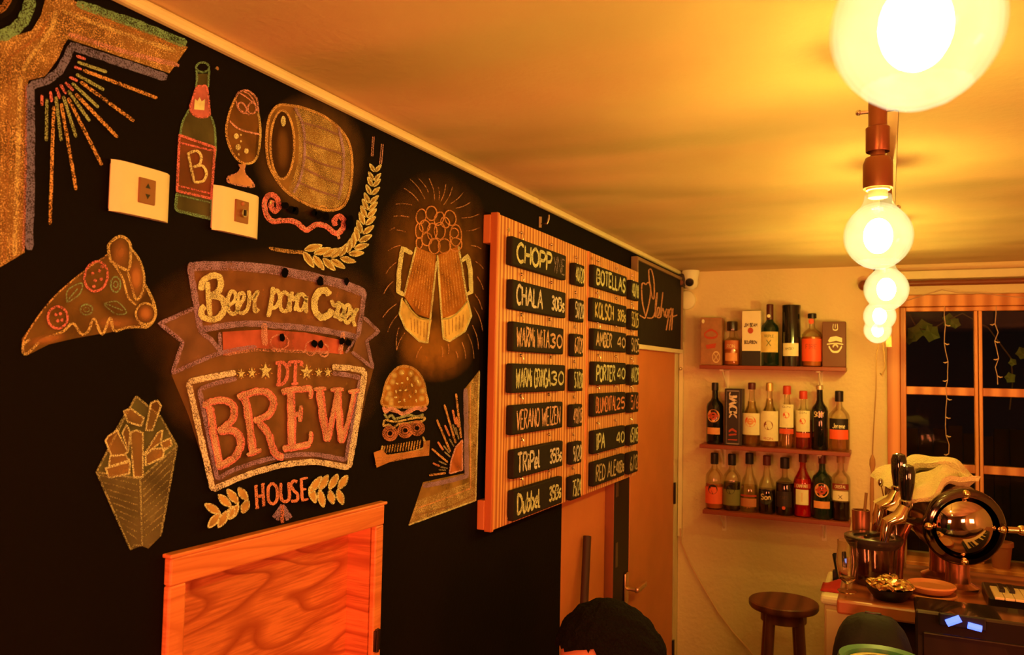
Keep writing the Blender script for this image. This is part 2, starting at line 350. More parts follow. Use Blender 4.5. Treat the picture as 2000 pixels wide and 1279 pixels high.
# left wall with openings: niche of the wall cabinet and the doorway zone
n_tl = L(325, 1090); n_tr = L(739, 990)
NY0, NY1, NZ1, NZ0 = n_tl.y + .008, n_tr.y - .008, (n_tl.z + n_tr.z)/2 - .006, 0.78
DY0, DZ1 = L(1097, 1000).y, CAM.z + .13
holes = [(NY0, NY1, NZ0, NZ1), (DY0, YB, 0, DZ1)]
ys = sorted({YN, NY0, NY1, DY0, YB}); zs = sorted({0, NZ0, NZ1, DZ1, ZC})
wl = MB()
for a, b in zip(ys, ys[1:]):
    for c, d in zip(zs, zs[1:]):
        my, mz = (a+b)/2, (c+d)/2
        if any(h[0] < my < h[1] and h[2] < mz < h[3] for h in holes): continue
        wl.add([(0, a, c), (0, b, c), (0, b, d), (0, a, d)], [(0, 1, 2, 3)])
for h in holes:                              # reveals
    a, b, c, d = h; x = -.16
    wl.add([(0, a, c), (0, b, c), (0, b, d), (0, a, d), (x, a, c), (x, b, c), (x, b, d), (x, a, d)], [(0, 4, 5, 1), (1, 5, 6, 2), (2, 6, 7, 3), (3, 7, 4, 0), (4, 7, 6, 5)])
WALL = struct(wl.build('wall_left', M_black, loc=(0, 0, 0)))
# back wall with window opening
WX0, WX1 = B(1733, 800, YB).x, B(1733, 800, YB).x + .80
WZ1, WZ0 = B(1800, 577, YB).z, .985
wb = MB(); xs = sorted({0, WX0+.01, WX1-.01, XR}); zz = sorted({0, WZ0, WZ1-.01, ZC})
for a, b in zip(xs, xs[1:]):
    for c, d in zip(zz, zz[1:]):
        if WX0 < (a+b)/2 < WX1 and WZ0 <= (c+d)/2 < WZ1: continue
        wb.add([(a, YB, c), (b, YB, c), (b, YB, d), (a, YB, d)], [(0, 1, 2, 3)])
a, b, c, d = WX0+.01, WX1-.01, WZ0, WZ1-.01
wb.add([(a, YB, c), (b, YB, c), (b, YB, d), (a, YB, d), (a, YB+.14, c), (b, YB+.14, c), (b, YB+.14, d), (a, YB+.14, d)], [(0, 1, 5, 4), (1, 2, 6, 5), (2, 3, 7, 6), (3, 0, 4, 7)])
struct(wb.build('wall_back', M_plast, loc=(0, YB, 0)))
struct(MB().add([(XR, YN, 0), (XR, YB, 0), (XR, YB, ZC), (XR, YN, ZC)], [(0, 1, 2, 3)]).build('wall_right', M_plast))
struct(MB().add([(0, YN, 0), (XR, YN, 0), (XR, YN, ZC), (0, YN, ZC)], [(0, 1, 2, 3)]).build('wall_front', mat('brown_wall', (.25, .11, .06), .8)))
struct(MB().box((0, YN, -.08), (XR, YB, 0)).build('floor', M_floor))
# ceiling: uneven hand-floated plaster, real relief
def ceiling():
    m, nt, b = nm('ceiling_plaster'); N = nt.nodes.new; K = nt.links.new
    tc = N('ShaderNodeTexCoord'); n = N('ShaderNodeTexNoise'); n.inputs['Scale'].default_value = 2.2; n.inputs['Detail'].default_value = 6
    K(tc.outputs['Object'], n.inputs['Vector'])
    cr = N('ShaderNodeValToRGB'); cr.color_ramp.elements[0].position = .3; cr.color_ramp.elements[1].position = .75
    cr.color_ramp.elements[0].color = (.66, .46, .26, 1); cr.color_ramp.elements[1].color = (.76, .58, .34, 1)
    K(n.outputs['Fac'], cr.inputs[0])
    mp2 = N('ShaderNodeMapping'); mp2.inputs['Scale'].default_value = (9, 26, 1); K(tc.outputs['Object'], mp2.inputs['Vector'])
    ch = N('ShaderNodeTexNoise'); ch.inputs['Scale'].default_value = 1.0; ch.inputs['Detail'].default_value = 3; K(mp2.outputs[0], ch.inputs['Vector'])
    r2 = N('ShaderNodeMapRange'); r2.inputs[1].default_value = .76; r2.inputs[2].default_value = .84; K(ch.outputs['Fac'], r2.inputs[0])
    mx = N('ShaderNodeMix'); mx.data_type = 'RGBA'; mx.inputs[7].default_value = (.42, .26, .15, 1)
    K(r2.outputs[0], mx.inputs[0]); K(cr.outputs[0], mx.inputs[6]); K(mx.outputs[2], b.inputs['Base Color'])
    b.inputs['Roughness'].default_value = .75; b.inputs['Specular IOR Level'].default_value = .25
    mp = N('ShaderNodeMapping'); mp.inputs['Scale'].default_value = (.9, 2.2, 1); K(tc.outputs['Object'], mp.inputs['Vector'])
    n2 = N('ShaderNodeTexNoise'); n2.inputs['Scale'].default_value = 1.5; n2.inputs['Detail'].default_value = 1.2; K(mp.outputs[0], n2.inputs['Vector'])
    bp = N('ShaderNodeBump'); bp.inputs['Strength'].default_value = 1.0; bp.inputs['Distance'].default_value = .075; K(n2.outputs['Fac'], bp.inputs['Height'])
    n3 = N('ShaderNodeTexNoise'); n3.inputs['Scale'].default_value = 70; n3.inputs['Detail'].default_value = 4; K(tc.outputs['Object'], n3.inputs['Vector'])
    b3 = N('ShaderNodeBump'); b3.inputs['Strength'].default_value = .3; b3.inputs['Distance'].default_value = .004; K(n3.outputs['Fac'], b3.inputs['Height'])
    K(bp.outputs[0], b3.inputs['Normal']); K(b3.outputs[0], b.inputs['Normal'])
    o = MB().box((0, YN, ZC), (XR, YB, ZC+.05)).build('ceiling', m); struct(o); return o
ceiling()
# cornice along the left wall in two lengths, with the joint seen above the menu board
yj = L(1043, 405).y
for k, (y0, y1) in enumerate(((YN+.01, yj-.002), (yj+.002, YB-.005))):
    t = MB().box((.0005, y0, ZC-.019), (.020, y1, ZC-.0008), .006)
    struct(t.build('trim_%d' % (k+1), M_trim))

# ------------------------------------------------------------------ chalk drawings on the left wall
Y_ = (.80, .86, .52); Y2 = (.78, .68, .32); CR = (.90, .88, .80); RD = (.82, .25, .30); PK = (.85, .48, .50)
MV = (.42, .30, .58); GY = (.20, .20, .46); GN = (.22, .46, .30); OR = (.80, .55, .24); BR = (.42, .20, .08)
ONE = {'gold_rays': 'gold_ray', 'green_rays': 'green_ray', 'red_rays': 'red_ray', 'tail_fill': 'banner_tail', 'laurel_leaves': 'laurel_leaf', 'stars': 'star', 'grains': 'grain', 'bubbles': 'bubble', 'fries': 'fry',
       'handles': 'mug_handle', 'sesame_seeds': 'sesame_seed', 'hoops': 'hoop', 'stave_lines': 'stave_line', 'rays': 'ray', 'olives': 'olive', 'leaves': 'leaf', 'awns': 'awn', 'red_lines': 'red_line', 'gold_lines': 'gold_line',
       'script_lettering': 'letter', 'brew_lettering': 'letter', 'letter_edges': 'letter_edge', 'dt_lettering': 'letter', 'house_lettering': 'letter', 'patties': 'patty', 'cone_lines': 'cone_line', 'green_rims': 'green_rim'}
LOOSE_ = {'hatching', 'grain_veins', 'beer_streaks', 'base_hatching', 'board_lines', 'star_glints', 'foam_curls', 'fold_dust', 'rubbed_chalk', 'melted_edge'}
class Draw:
    def __init__(s, name, label, c, cat='drawing'):
        p = L(*c); s.t = thing(name, label, cat, (0.0, p.y, p.z)); s.p = {}; s.lay = {}; s.g = None
        s.n = 0; s.org = (0, 0, 1)
    def at(s, ox, oy, sc): s.org = (ox, oy, sc); return s
    def P(s, pts): ox, oy, sc = s.org; return [(ox + x/sc, oy + y/sc) for x, y in pts]
    def mb(s, part, col, cover, dust=False):
        k = (part, col, cover, dust)
        if k not in s.lay: s.lay[k] = .0008 + .00042*len(s.lay)
        s.n += 1; pid = (k, 0 if part in LOOSE_ else (s.g if s.g is not None else s.n))
        off = s.lay[k] + s.n*1.5e-6
        return s.p.setdefault(pid, MB()), (lambda x, y: L(x, y, off))
    def st(s, part, col, pts, w, cover=.75, closed=False, smooth=True):
        m, f = s.mb(part, col, cover); m.ribbon(s.P(pts), w, f, closed, smooth, .13); return s
    def fill(s, part, col, pts, cover=.5, smooth=False, dust=True):
        m, f = s.mb(part, col, cover, dust); m.poly(s.P(pts), f, 1.0, smooth); return s
    def ell(s, part, col, cx, cy, rx, ry, w, rot=0, cover=.75):
        pts = []
        for i in range(14):
            t = 2*math.pi*i/14; x = rx*math.cos(t); y = ry*math.sin(t)
            pts.append((cx + x*math.cos(rot) - y*math.sin(rot), cy + x*math.sin(rot) + y*math.cos(rot)))
        if w: return s.st(part, col, pts, w, cover, True)
        return s.fill(part, col, pts, cover, dust=False)
    def smu(s, col, cx, cy, rx, ry, a=.2, rot=0):
        m, f = s.mb('rubbed_chalk', col, a, True); ox, oy, sc = s.org; m.smudge(ox+cx/sc, oy+cy/sc, rx/sc, ry/sc, f, rot); return s
    def done(s):
        for (k, _), m in s.p.items():
            part, col, cover, dust = k
            o = m.build(ONE.get(part, part), haze_chalk(col, cover) if dust else chalk(col, cover), s.t)
            if part in LOOSE_: o['kind'] = 'stuff'

# --- corner ornament, top left
d = Draw('chalk_corner_ornament', 'chalk corner bracket in gold, green and grey at the upper left of the black wall', (150, 150))
gold = [(0, 78), (62, 60), (80, 30), (88, 0), (143, 0), (200, 28), (367, 92), (331, 143), (133, 76), (125, 88), (114, 114), (88, 149), (56, 157), (52, 173), (50, 340), (48, 493), (0, 522)]
d.fill('gold_fill', (.30, .17, .06), gold, .8).fill('gold_grain', (.90, .66, .30), gold, .30, dust=False)
for q, w_, c in (([(133, 66), (240, 100), (350, 128)], 9, PK), ([(52, 165), (50, 340), (46, 490)], 5, PK), ([(20, 95), (16, 300), (10, 510)], 5, (.45, .25, .1)), ([(40, 150), (34, 320), (28, 500)], 9, Y2),
                 ([(95, 30), (75, 70), (30, 105), (22, 120)], 6, BR), ([(110, 20), (98, 60), (60, 110), (44, 140)], 9, Y2), ([(120, 20), (230, 62), (345, 100)], 8, Y2), ([(150, 16), (250, 56), (350, 92)], 5, (.55, .28, .1))):
    d.st('gold_lines', c, q, w_, .6)
d.st('green_border', GN, [(150, 6), (230, 34), (300, 60), (364, 86)], 17, .75)
d.ell('green_ring', GN, -8, -6, 66, 76, 24, cover=.8)
d.fill('rosette_gap', (.01, .008, .006), [(-10+46*math.cos(t*.314), -12+52*math.sin(t*.314)) for t in range(20)], 3.0)
d.ell('rosette', (.45, .24, .10), -12, -14, 30, 36, 14, cover=.7)
d.st('grey_band', GY, [(326, 152), (140, 90), (137, 96), (131, 112), (116, 138), (92, 158), (66, 166), (60, 172), (60, 340), (57, 488)], 16, .9, smooth=False)
for k, (x0, y0, x1, y1) in enumerate([(610,515,1155,720),(590,600,985,890),(555,690,865,1010),(500,720,750,1215),(450,760,560,1395),(395,780,368,1650)]):
    d.st('gold_rays', (.80, .48, .18), [(x0/3.7615, y0/3.7615), (x1/3.7615, y1/3.7615)], 6.5, .7)
for (x0, y0, x1, y1) in [(570,455,785,530),(560,545,765,660),(530,610,725,790),(500,665,660,890),(465,705,560,1010),(410,710,450,1035),(345,725,340,1035)]:
    d.st('green_rays', (.42, .55, .28), [(x0/3.7615, y0/3.7615), (x1/3.7615, y1/3.7615)], 6, .8)
for (x0, y0, x1, y1) in [(560,410,630,435),(545,490,600,510),(510,565,570,595),(480,605,540,665),(445,620,485,690),(415,645,440,725),(370,670,380,750),(308,695,310,775)]:
    d.st('red_rays', RD, [(x0/3.7615, y0/3.7615), (x1/3.7615, y1/3.7615)], 5.5, .85)
d.done()
# --- bottle with the letter B
d = Draw('chalk_bottle_drawing', 'chalk drawing of a green bottle with red label lettered B', (380, 280)).at(300, 80, 2.664)
body = [(222,170),(218,245),(190,345),(150,420),(135,490),(118,880),(210,915),(300,925),(322,560),(320,460),(297,380),(285,245),(290,170)]
d.fill('glass_fill', (.22, .22, .10), body, .42)
d.fill('label_fill', (.35, .10, .05), [(135,490),(320,555),(300,820),(122,780)], .45)
d.ell('outline', GN, 255, 137, 33, 25, 4).st('outline', GN, [(222,150),(226,190),(220,245)], 4).st('outline', GN, [(290,150),(287,190),(284,240)], 4)
d.st('outline', GN, [(188,352),(152,420),(138,490)], 4).st('outline', GN, [(298,390),(318,455),(323,560),(318,620)], 4)
d.st('outline', GN, [(122,790),(114,870),(130,885),(300,925),(303,850),(302,820)], 6, smooth=False).st('outline', GN, [(125,800),(300,842)], 3)
d.fill('neck_label', RD, [(225,240),(250,235),(278,245),(292,365),(285,390),(245,398),(205,380),(190,345),(207,290)], .75, smooth=True)
d.st('red_lines', RD, [(225,240),(250,235),(278,245),(292,365),(285,390),(245,398),(205,380),(190,345),(207,290)], 4, closed=True)
d.st('red_lines', RD, [(135,490),(320,555),(300,820),(122,780)], 5, .85, True, False).st('red_lines', RD, [(140,530),(318,573)], 3.5).st('red_lines', RD, [(125,752),(302,795)], 3.5)
d.fill('crown_mark', Y_, [(215,300),(228,312),(240,292),(250,314),(268,302),(264,360),(210,356)], 1.2)
d.st('letter_b', Y_, [(178,580),(212,735)], 5, .9).st('letter_b', Y_, [(180,585),(225,572),(248,600),(240,640),(205,655)], 5, .9).st('letter_b', Y_, [(205,655),(255,650),(275,690),(258,728),(212,735)], 5, .9)
d.done()
# --- goblet
d = Draw('chalk_goblet_drawing', 'chalk drawing of a stemmed goblet with foam and bubbles', (475, 270)).at(300, 80, 2.664)
gob = [(430,290),(396,370),(378,470),(400,560),(440,620),(480,640),(520,628),(545,580),(556,470),(545,370),(536,300),(490,258),(445,266)]
d.fill('beer_fill', (.40, .20, .06), gob, .45, True)
d.st('outline', OR, gob[:6], 4.5, .7).st('outline', Y2, gob[5:10], 4.5, .7).st('outline', PK, gob[9:] + [gob[0]], 3.5, .7)
d.st('outline', PK, [(395,415),(440,455),(500,475),(552,486)], 3.5).st('foam_curls', PK, [(445,268),(480,290),(530,330)], 2.5)
d.ell('foam_curls', PK, 462, 348, 18, 30, 3, -.5).ell('foam_curls', PK, 512, 350, 22, 28, 3).st('foam_curls', PK, [(430,310),(440,350),(480,375),(500,385)], 2.5).st('foam_curls', PK, [(470,262),(500,280),(532,330)], 2.5)
for x, y, r in ((430,495,15),(455,522,6),(440,553,16),(483,572,14),(443,590,6),(455,488,5)): d.ell('bubbles', Y_, x, y, r*.85, r, 0, cover=.9)
d.fill('stem_fill', (.75, .42, .22), [(443,640),(452,665),(432,690),(388,708),(398,738),(515,760),(510,730),(482,700),(470,670),(478,642)], .75)
d.st('outline', PK, [(443,640),(452,665),(432,690),(388,708),(398,738),(515,760),(510,730),(482,700),(470,670),(478,642)], 3.5, .7, False)
d.done()
# --- barrel
d = Draw('chalk_barrel_drawing', 'chalk drawing of a hooped wooden barrel lying on its side', (600, 300)).at(300, 80, 2.664)
bar = [(590,470),(605,390),(650,335),(720,337),(800,355),(900,400),(980,470),(1025,560),(1032,700),(1010,820),(970,870),(900,880),(800,850),(700,790),(640,720),(600,640),(588,560)]
d.smu((.4, .22, .08), 810, 600, 300, 340, .5)
d.fill('barrel_fill', (.36, .21, .07), bar, .7, True)
d.fill('barrel_grain', Y2, [(735,350),(800,365),(900,410),(975,480),(1018,570),(1022,700),(1002,810),(960,862),(900,868),(800,838),(705,780),(735,690),(755,600),(752,470)], .40, True, dust=False)
d.fill('barrel_end', (.05, .025, .01), [(670+64*math.cos(t*.2618), 540+178*math.sin(t*.2618)) for t in range(24)], 2.2)
d.smu((.35, .18, .06), 672, 560, 38, 120, .55)
d.ell('outline', OR, 670, 540, 62, 178, 4.5).st('outline', OR, bar, 5, .7, True)
d.ell('bung', Y_, 675, 417, 13, 28, 0, cover=.9)
for q in ([(735,345),(778,440),(786,590),(762,720),(728,790)], [(962,448),(988,570),(986,700),(962,825)]): d.st('hoops', MV, q, 5, .8)
for q in ([(770,425),(870,450),(965,490)], [(785,520),(880,555),(988,590)], [(790,600),(880,640),(988,670)], [(780,660),(880,710),(985,750)], [(755,735),(860,780),(965,812)]): d.st('stave_lines', (.30, .17, .20), q, 4, .8)
d.st('outline', OR, [(855,868),(880,858),(905,872)], 2.5).done()
# --- red scroll
d = Draw('chalk_scroll_drawing', 'red chalk scroll curling beneath the barrel drawing', (590, 420)).at(300, 80, 2.664)
sc = [(618,828),(612,862),(632,885),(652,862),(640,815),(605,800),(578,835),(582,890),(612,935),(670,935),(730,938),(780,975),(800,982),(850,955),(900,965),(945,1000),(978,985),(990,935),(965,912),(942,930),(945,962)]
d.st('scroll', RD, sc, 10.5, .95).st('scroll_highlight', PK, [(x, y-6) for x, y in sc[6:16]], 3.5, .7).st('scroll_highlight', PK, [(965,1030),(960,1000),(975,975)], 6, .8)
d.st('scroll_highlight', Y_, [(608,850),(612,830)], 4)
d.done()
# --- wheat ear
d = Draw('chalk_wheat_drawing', 'yellow chalk ear of wheat curving upward beside the barrel', (690, 440)).at(300, 80, 2.664)
d.st('stem', OR, [(600,1075),(680,1088),(785,1098)], 5, .6).st('stem', OR, [(610,1085),(700,1100),(780,1106)], 3, .5)
path = catmull([(790,1095),(860,1120),(940,1130),(1010,1105),(1065,1045),(1098,960),(1120,860),(1138,770),(1150,690),(1155,630)], False, 8)
dist = [0]
for a, b_ in zip(path, path[1:]): dist.append(dist[-1] + math.dist(a, b_))
NG = 17
for i in range(NG):
    u = dist[-1]*(i/NG)**.9; k0 = max(j_ for j_ in range(len(path)-1) if dist[j_] <= u+1e-6); x, y = path[k0]; x2, y2 = path[k0+1]
    t = math.atan2(y2-y, x2-x); k = 1 - i/NG*.55
    for sgn in (1, -1):
        a = t + sgn*.62; le = 92*k; wd = 34*k; bx, by = x - math.cos(t)*6, y - math.sin(t)*6
        px_, py_ = -math.sin(t)*sgn, math.cos(t)*sgn
        b0 = (bx + px_*7*k, by + py_*7*k); tip = (b0[0] + math.cos(a)*le, b0[1] + math.sin(a)*le)
        c1 = (b0[0] + math.cos(a)*le*.42 + math.cos(a+1.57)*wd*.5, b0[1] + math.sin(a)*le*.42 + math.sin(a+1.57)*wd*.5)
        c2 = (b0[0] + math.cos(a)*le*.42 - math.cos(a+1.57)*wd*.5, b0[1] + math.sin(a)*le*.42 - math.sin(a+1.57)*wd*.5)
        d.fill('grain_fill', (.60, .46, .16), [b0, c1, tip, c2], .75, True)
        d.st('grains', Y_, [b0, c1, tip, c2], 2.4, .9, True)
        d.st('grain_veins', (.25, .14, .04), [b0, ((b0[0]+tip[0])/2, (b0[1]+tip[1])/2)], 1.4, .9)
for q in ([(1140,498),(1133,600)], [(1148,498),(1141,600)], [(1186,535),(1176,640)], [(1195,535),(1186,640)]): d.st('awns', PK, q, 1.8, .55)
d.done()
# --- pizza slice
d = Draw('chalk_pizza_drawing', 'chalk drawing of a pizza slice with red tomato rounds', (180, 580)).at(0, 420, 1.881)
piz = [(85,500),(80,455),(130,385),(200,298),(300,212),(398,142),(402,100),(440,76),(478,100),(482,122),(520,180),(532,250),(562,315),(572,370),(545,412),(470,415),(400,432),(345,440),(265,455),(180,475),(110,510)]
d.fill('cheese_fill', (.32, .19, .06), piz, .5)
d.st('outline', OR, [(95,512),(84,470),(130,388),(200,300),(300,213),(398,143)], 3, .6)
d.st('crust', Y2, [(405,160),(400,110),(440,78),(476,100),(480,150),(472,200),(440,190),(410,170)], 5.5, .7, True)
d.st('crust', Y2, [(482,122),(515,170),(530,230),(520,290),(500,310),(486,270),(470,210)], 4.5, .7).st('crust', Y2, [(410,170),(450,230),(470,300),(500,330)], 4)
d.st('crust', Y2, [(530,250),(560,310),(572,365),(545,408),(510,395)], 5.5, .7)
d.ell('crust', Y2, 535, 362, 36, 38, 4)
d.smu(BR, 440, 140, 36, 56, .9).smu(BR, 500, 230, 28, 70, .9).smu(BR, 535, 362, 36, 38, .9)
d.st('melted_edge', Y2, [(545,412),(470,412),(420,425),(405,378),(375,438),(345,380),(325,425),(300,438),(268,398),(235,425),(200,440),(150,462),(95,512),(84,480),(110,455)], 5, .7)
d.smu(BR, 440, 395, 90, 28, .9).smu(BR, 180, 455, 90, 20, .8, -.2)
d.ell('tomato', RD, 353, 225, 42, 55, 4.5, .2, .85).ell('tomato', RD, 212, 376, 36, 40, 4.5, 0, .85)
for x, y in ((340,215),(365,205),(350,240),(372,235),(345,262),(205,365),(222,362),(212,388),(228,385),(375,190)): d.ell('tomato', RD, x, y, 6, 6, 0, 0, .8)
d.ell('olives', GN, 425, 255, 18, 28, 3).ell('olives', GN, 425, 255, 8, 12, 2).ell('olives', GN, 318, 347, 22, 19, 3).ell('olives', GN, 318, 347, 10, 8, 2)
d.st('leaves', GN, [(245,320),(250,275),(300,250),(292,290),(245,320),(285,270)], 2.4).st('leaves', GN, [(382,325),(430,318),(465,358),(425,362),(382,325),(450,350)], 2.4)
d.done()
# --- fries in a cone
d = Draw('chalk_fries_drawing', 'chalk drawing of fries in a green paper cone', (265, 920)).at(0, 420, 1.881)
d.fill('cone_back', (.22, .24, .11), [(500,665),(590,740),(650,843),(520,970),(355,943),(420,800)], .55)
d.fill('cone_front', (.26, .24, .12), [(357,945),(515,968),(650,848),(590,1180),(545,1225),(520,1215),(480,1230)], .5)
for i in range(9):
    t = i/9; d.st('hatching', (.45, .45, .22), [(365+t*110, 955+t*230), (505, 975+t*225+15)], 2.6, .42)
    d.st('hatching', (.45, .45, .22), [(525, 985+t*225), (640-t*50, 870+t*290)], 2.6, .42)
for q in ([(357,945),(515,968),(650,848)], [(500,665),(355,943),(480,1230)], [(500,665),(590,740),(650,848),(590,1180)], [(515,968),(522,1215)], [(480,1230),(495,1212),(520,1215)], [(420,800),(500,668)]): d.st('cone_lines', (.45, .48, .26), q, 4, .62, smooth=False)
for q in ([(478,800),(492,962),(525,962),(525,800),(500,790)], [(388,830),(410,885),(455,880),(470,870),(430,790),(395,815)], [(455,720),(470,760),(520,775),(528,745),(480,710)], [(535,790),(555,690),(578,680),(592,700),(560,790)],
          [(388,930),(400,965),(475,950),(478,905),(405,925)], [(405,885),(460,880),(475,900),(400,925)], [(530,880),(580,800),(598,790),(590,835),(545,870)], [(535,920),(598,890),(605,855),(560,860),(535,880)], [(590,835),(625,820),(632,845),(600,865)], [(450,800),(470,870),(480,800),(465,770)]):
    d.fill('fries_fill', (.45, .26, .09), q, .45); d.st('fries', Y_, q, 3.6, .72, True, False)
d.done()
# --- main sign
d = Draw('chalk_logo_sign', 'large chalk logo sign with big serif letters under a mauve script banner', (540, 760), 'sign').at(290, 480, 4.2553)
d.smu((.34, .16, .05), 1000, 700, 1150, 700, .35).smu((.40, .2, .06), 1000, 1200, 950, 600, .4)
d.fill('shield_fill', (.42, .22, .10), [(190,1070),(620,890),(1200,850),(1700,880),(1870,1020),(1800,1300),(1668,1850),(1100,1780),(760,1900),(537,2040),(330,1400)], .38)
ban = catmull([(320,165),(500,140),(800,145),(1100,180),(1400,240),(1600,290),(1810,375)], False, 4)
bot = catmull([(430,690),(600,650),(850,625),(1100,645),(1400,675),(1735,735)], False, 4)
d.fill('banner_fill', (.36, .17, .08), ban + bot[::-1], .55)
d.fill('tail_fill', (.38, .20, .13), [(375,510),(95,645),(285,800),(195,1065),(420,960),(620,885),(520,780),(430,690)], .5)
d.fill('tail_fill', (.38, .20, .13), [(1785,590),(1915,710),(1810,790),(1865,1015),(1690,890),(1740,740)], .5)
d.fill('fold_fill', (.60, .15, .12), [(615,715),(950,695),(1300,720),(1610,785),(1620,900),(1200,870),(900,850),(620,912)], .75)
for q in ([(330,165),(500,152),(800,160),(1100,195),(1400,255),(1600,305),(1800,380)],): d.st('banner_border', MV, q, 12, .8); d.st('banner_border', MV, [(x, y+35) for x, y in q], 8, .62)
d.st('banner_border', MV, [(345,165),(430,700)], 12, .8, False, False)
d.st('banner_border', MV, [(1800,380),(1740,760)], 9, .7, False, False)
d.st('banner_border', MV, [(430,700),(600,668),(850,645),(1100,665),(1400,695),(1735,755)], 12, .8)
d.st('banner_border', MV, [(375,520),(95,645),(285,800),(200,1060)], 8, .7, smooth=False).st('banner_border', MV, [(195,1060),(420,960),(620,885),(900,835)], 8, .65)
d.st('banner_border', MV, [(420,700),(520,780),(605,880)], 9, .8, smooth=False).st('banner_border', MV, [(590,720),(600,880)], 7, .8)
d.st('banner_border', MV, [(1785,590),(1915,710),(1815,790),(1865,1015),(1690,880)], 6.5, .65, smooth=False).st('banner_border', MV, [(1735,755),(1640,890)], 5, .7)
d.st('fold_dust', PK, [(960,640),(968,830)], 12, .6).st('fold_dust', PK, [(640,905),(900,865),(1180,875),(1500,885)], 6, .4).st('fold_dust', PK, [(1620,720),(1590,900)], 9, .5)
d.ell('fold_dust', PK, 1090, 800, 75, 60, 3, 0, .5).ell('fold_dust', PK, 1350, 850, 45, 60, 3, 0, .5).ell('fold_dust', PK, 1460, 870, 40, 50, 3, 0, .5)
# Beer para Creer
SL = [([(440,370),(448,300),(520,250),(590,262),(600,340),(560,395),(505,415),(600,430),(632,500),(608,570),(545,612),(455,592),(440,535),(470,500)], 12), ([(492,300),(500,440),(512,585)], 10),
      ([(655,500),(715,460),(722,400),(688,378),(662,440),(664,530),(700,568),(735,545),(765,480),(795,430),(785,395),(752,405),(738,480),(748,545),(785,560),(825,520),(838,440),(832,370)], 7.5),
      ([(832,370),(852,440),(908,378),(880,470),(888,545),(915,520)], 7.5), ([(1035,340),(1020,470),(995,590)], 8.5), ([(1030,400),(1070,370),(1092,430),(1065,500),(1020,520)], 7.5),
      ([(1165,410),(1125,385),(1095,440),(1105,530),(1145,540),(1170,480),(1175,400),(1175,550)], 7.5), ([(1190,380),(1205,450),(1250,400),(1215,540)], 7),
      ([(1305,430),(1270,400),(1235,450),(1245,530),(1285,520),(1310,450),(1312,430),(1310,560)], 7.5), ([(1505,410),(1470,370),(1415,385),(1380,460),(1392,550),(1440,595),(1500,570),(1530,530)], 13),
      ([(1520,450),(1545,500),(1585,470),(1560,560),(1545,600)], 7), ([(1560,600),(1620,560),(1625,510),(1600,490),(1575,540),(1590,610),(1630,600),(1665,560),(1672,500),(1640,500),(1625,580),(1650,640),(1690,600)], 7),
      ([(1690,520),(1690,570),(1735,525),(1700,600),(1720,670)], 7)]
for pts, w_ in SL: d.st('script_lettering', Y_, pts, w_, .93)
# frame and BREW
d.at(290, 680, 3.366)
fr = [[(575,160),(415,188),(262,222)], [(262,222),(425,935)], [(425,930),(520,885),(700,815),(900,765),(1100,748),(1320,785)], [(1320,785),(1425,150)], [(1425,150),(1300,128),(1208,125)]]
fi = [[(578,200),(450,228),(335,272)], [(335,272),(452,862)], [(452,862),(560,800),(750,738),(930,705),(1100,700),(1300,735)], [(1300,735),(1395,205)], [(1395,195),(1300,175),(1210,165)]]
for q in fi: d.st('frame_shadow_line', MV, q, 9, .72)
for q in fr: d.st('sign_frame', CR, q, 11.5, .85)
BW = [([(360,380),(410,350),(500,340),(555,380),(545,470),(455,545)], 13), ([(400,380),(425,560),(468,775)], 14), ([(455,545),(560,540),(602,610),(575,700),(520,745),(445,780)], 14), ([(352,378),(400,372)], 9),
      ([(632,320),(660,500),(685,690)], 14), ([(583,322),(640,300),(710,282),(780,290),(818,350),(790,430),(690,478)], 13), ([(720,482),(785,560),(815,660),(850,705),(885,712)], 13), ([(645,700),(740,665)], 9),
      ([(930,280),(938,460),(940,640)], 15), ([(872,285),(960,268),(1073,262)], 12), ([(1068,265),(1062,330)], 8), ([(940,440),(1000,425)], 9), ([(1000,375),(992,480)], 8), ([(880,658),(960,648),(1062,625)], 12), ([(1062,625),(1066,545)], 8),
      ([(1120,268),(1145,450),(1175,610)], 14), ([(1175,610),(1210,440),(1240,275)], 10), ([(1240,275),(1250,450),(1268,620)], 13), ([(1268,620),(1320,440),(1352,280)], 9), ([(1085,268),(1165,262)], 8), ([(1195,272),(1280,268)], 8), ([(1312,285),(1385,275)], 8)]
for k, (pts, w_) in enumerate(BW): d.g = 'b' if k < 4 else 'r' if k < 9 else 'e' if k < 16 else 'w'; d.st('letter_edges', RD, [(x+4, y+3) for x, y in pts], w_*1.12, 1.0)
for k, (pts, w_) in enumerate(BW): d.g = 'b' if k < 4 else 'r' if k < 9 else 'e' if k < 16 else 'w'; d.st('brew_lettering', (.88, .66, .52), pts, w_*.72, .58)
d.g = None
for q in ([(862,95),(856,235)], [(835,100),(885,95),(915,140),(905,205),(880,235),(840,240)], [(968,95),(962,232)], [(930,120),(930,92),(1003,90),(1003,118)], [(940,236),(985,230)]): d.st('dt_lettering', RD, q, 6.5, .95)
for x, y, r in ((610,168,24),(680,162,26),(770,150,40),(1040,158,38),(1120,160,24),(1180,158,24)):
    pts = []
    for i in range(10):
        a = -math.pi/2 + i*math.pi/5; q = r*1.3 if i % 2 == 0 else r*.55; pts.append((x+q*.85*math.cos(a), y+q*1.1*math.sin(a)))
    d.fill('stars', Y_, pts, .8, dust=False)
    for i in range(5):
        a = math.pi/2 + i*2*math.pi/5; d.st('star_glints', OR, [(x+r*.9*math.cos(a), y+r*math.sin(a)), (x+r*1.25*math.cos(a), y+r*1.35*math.sin(a))], 1.6, .6)
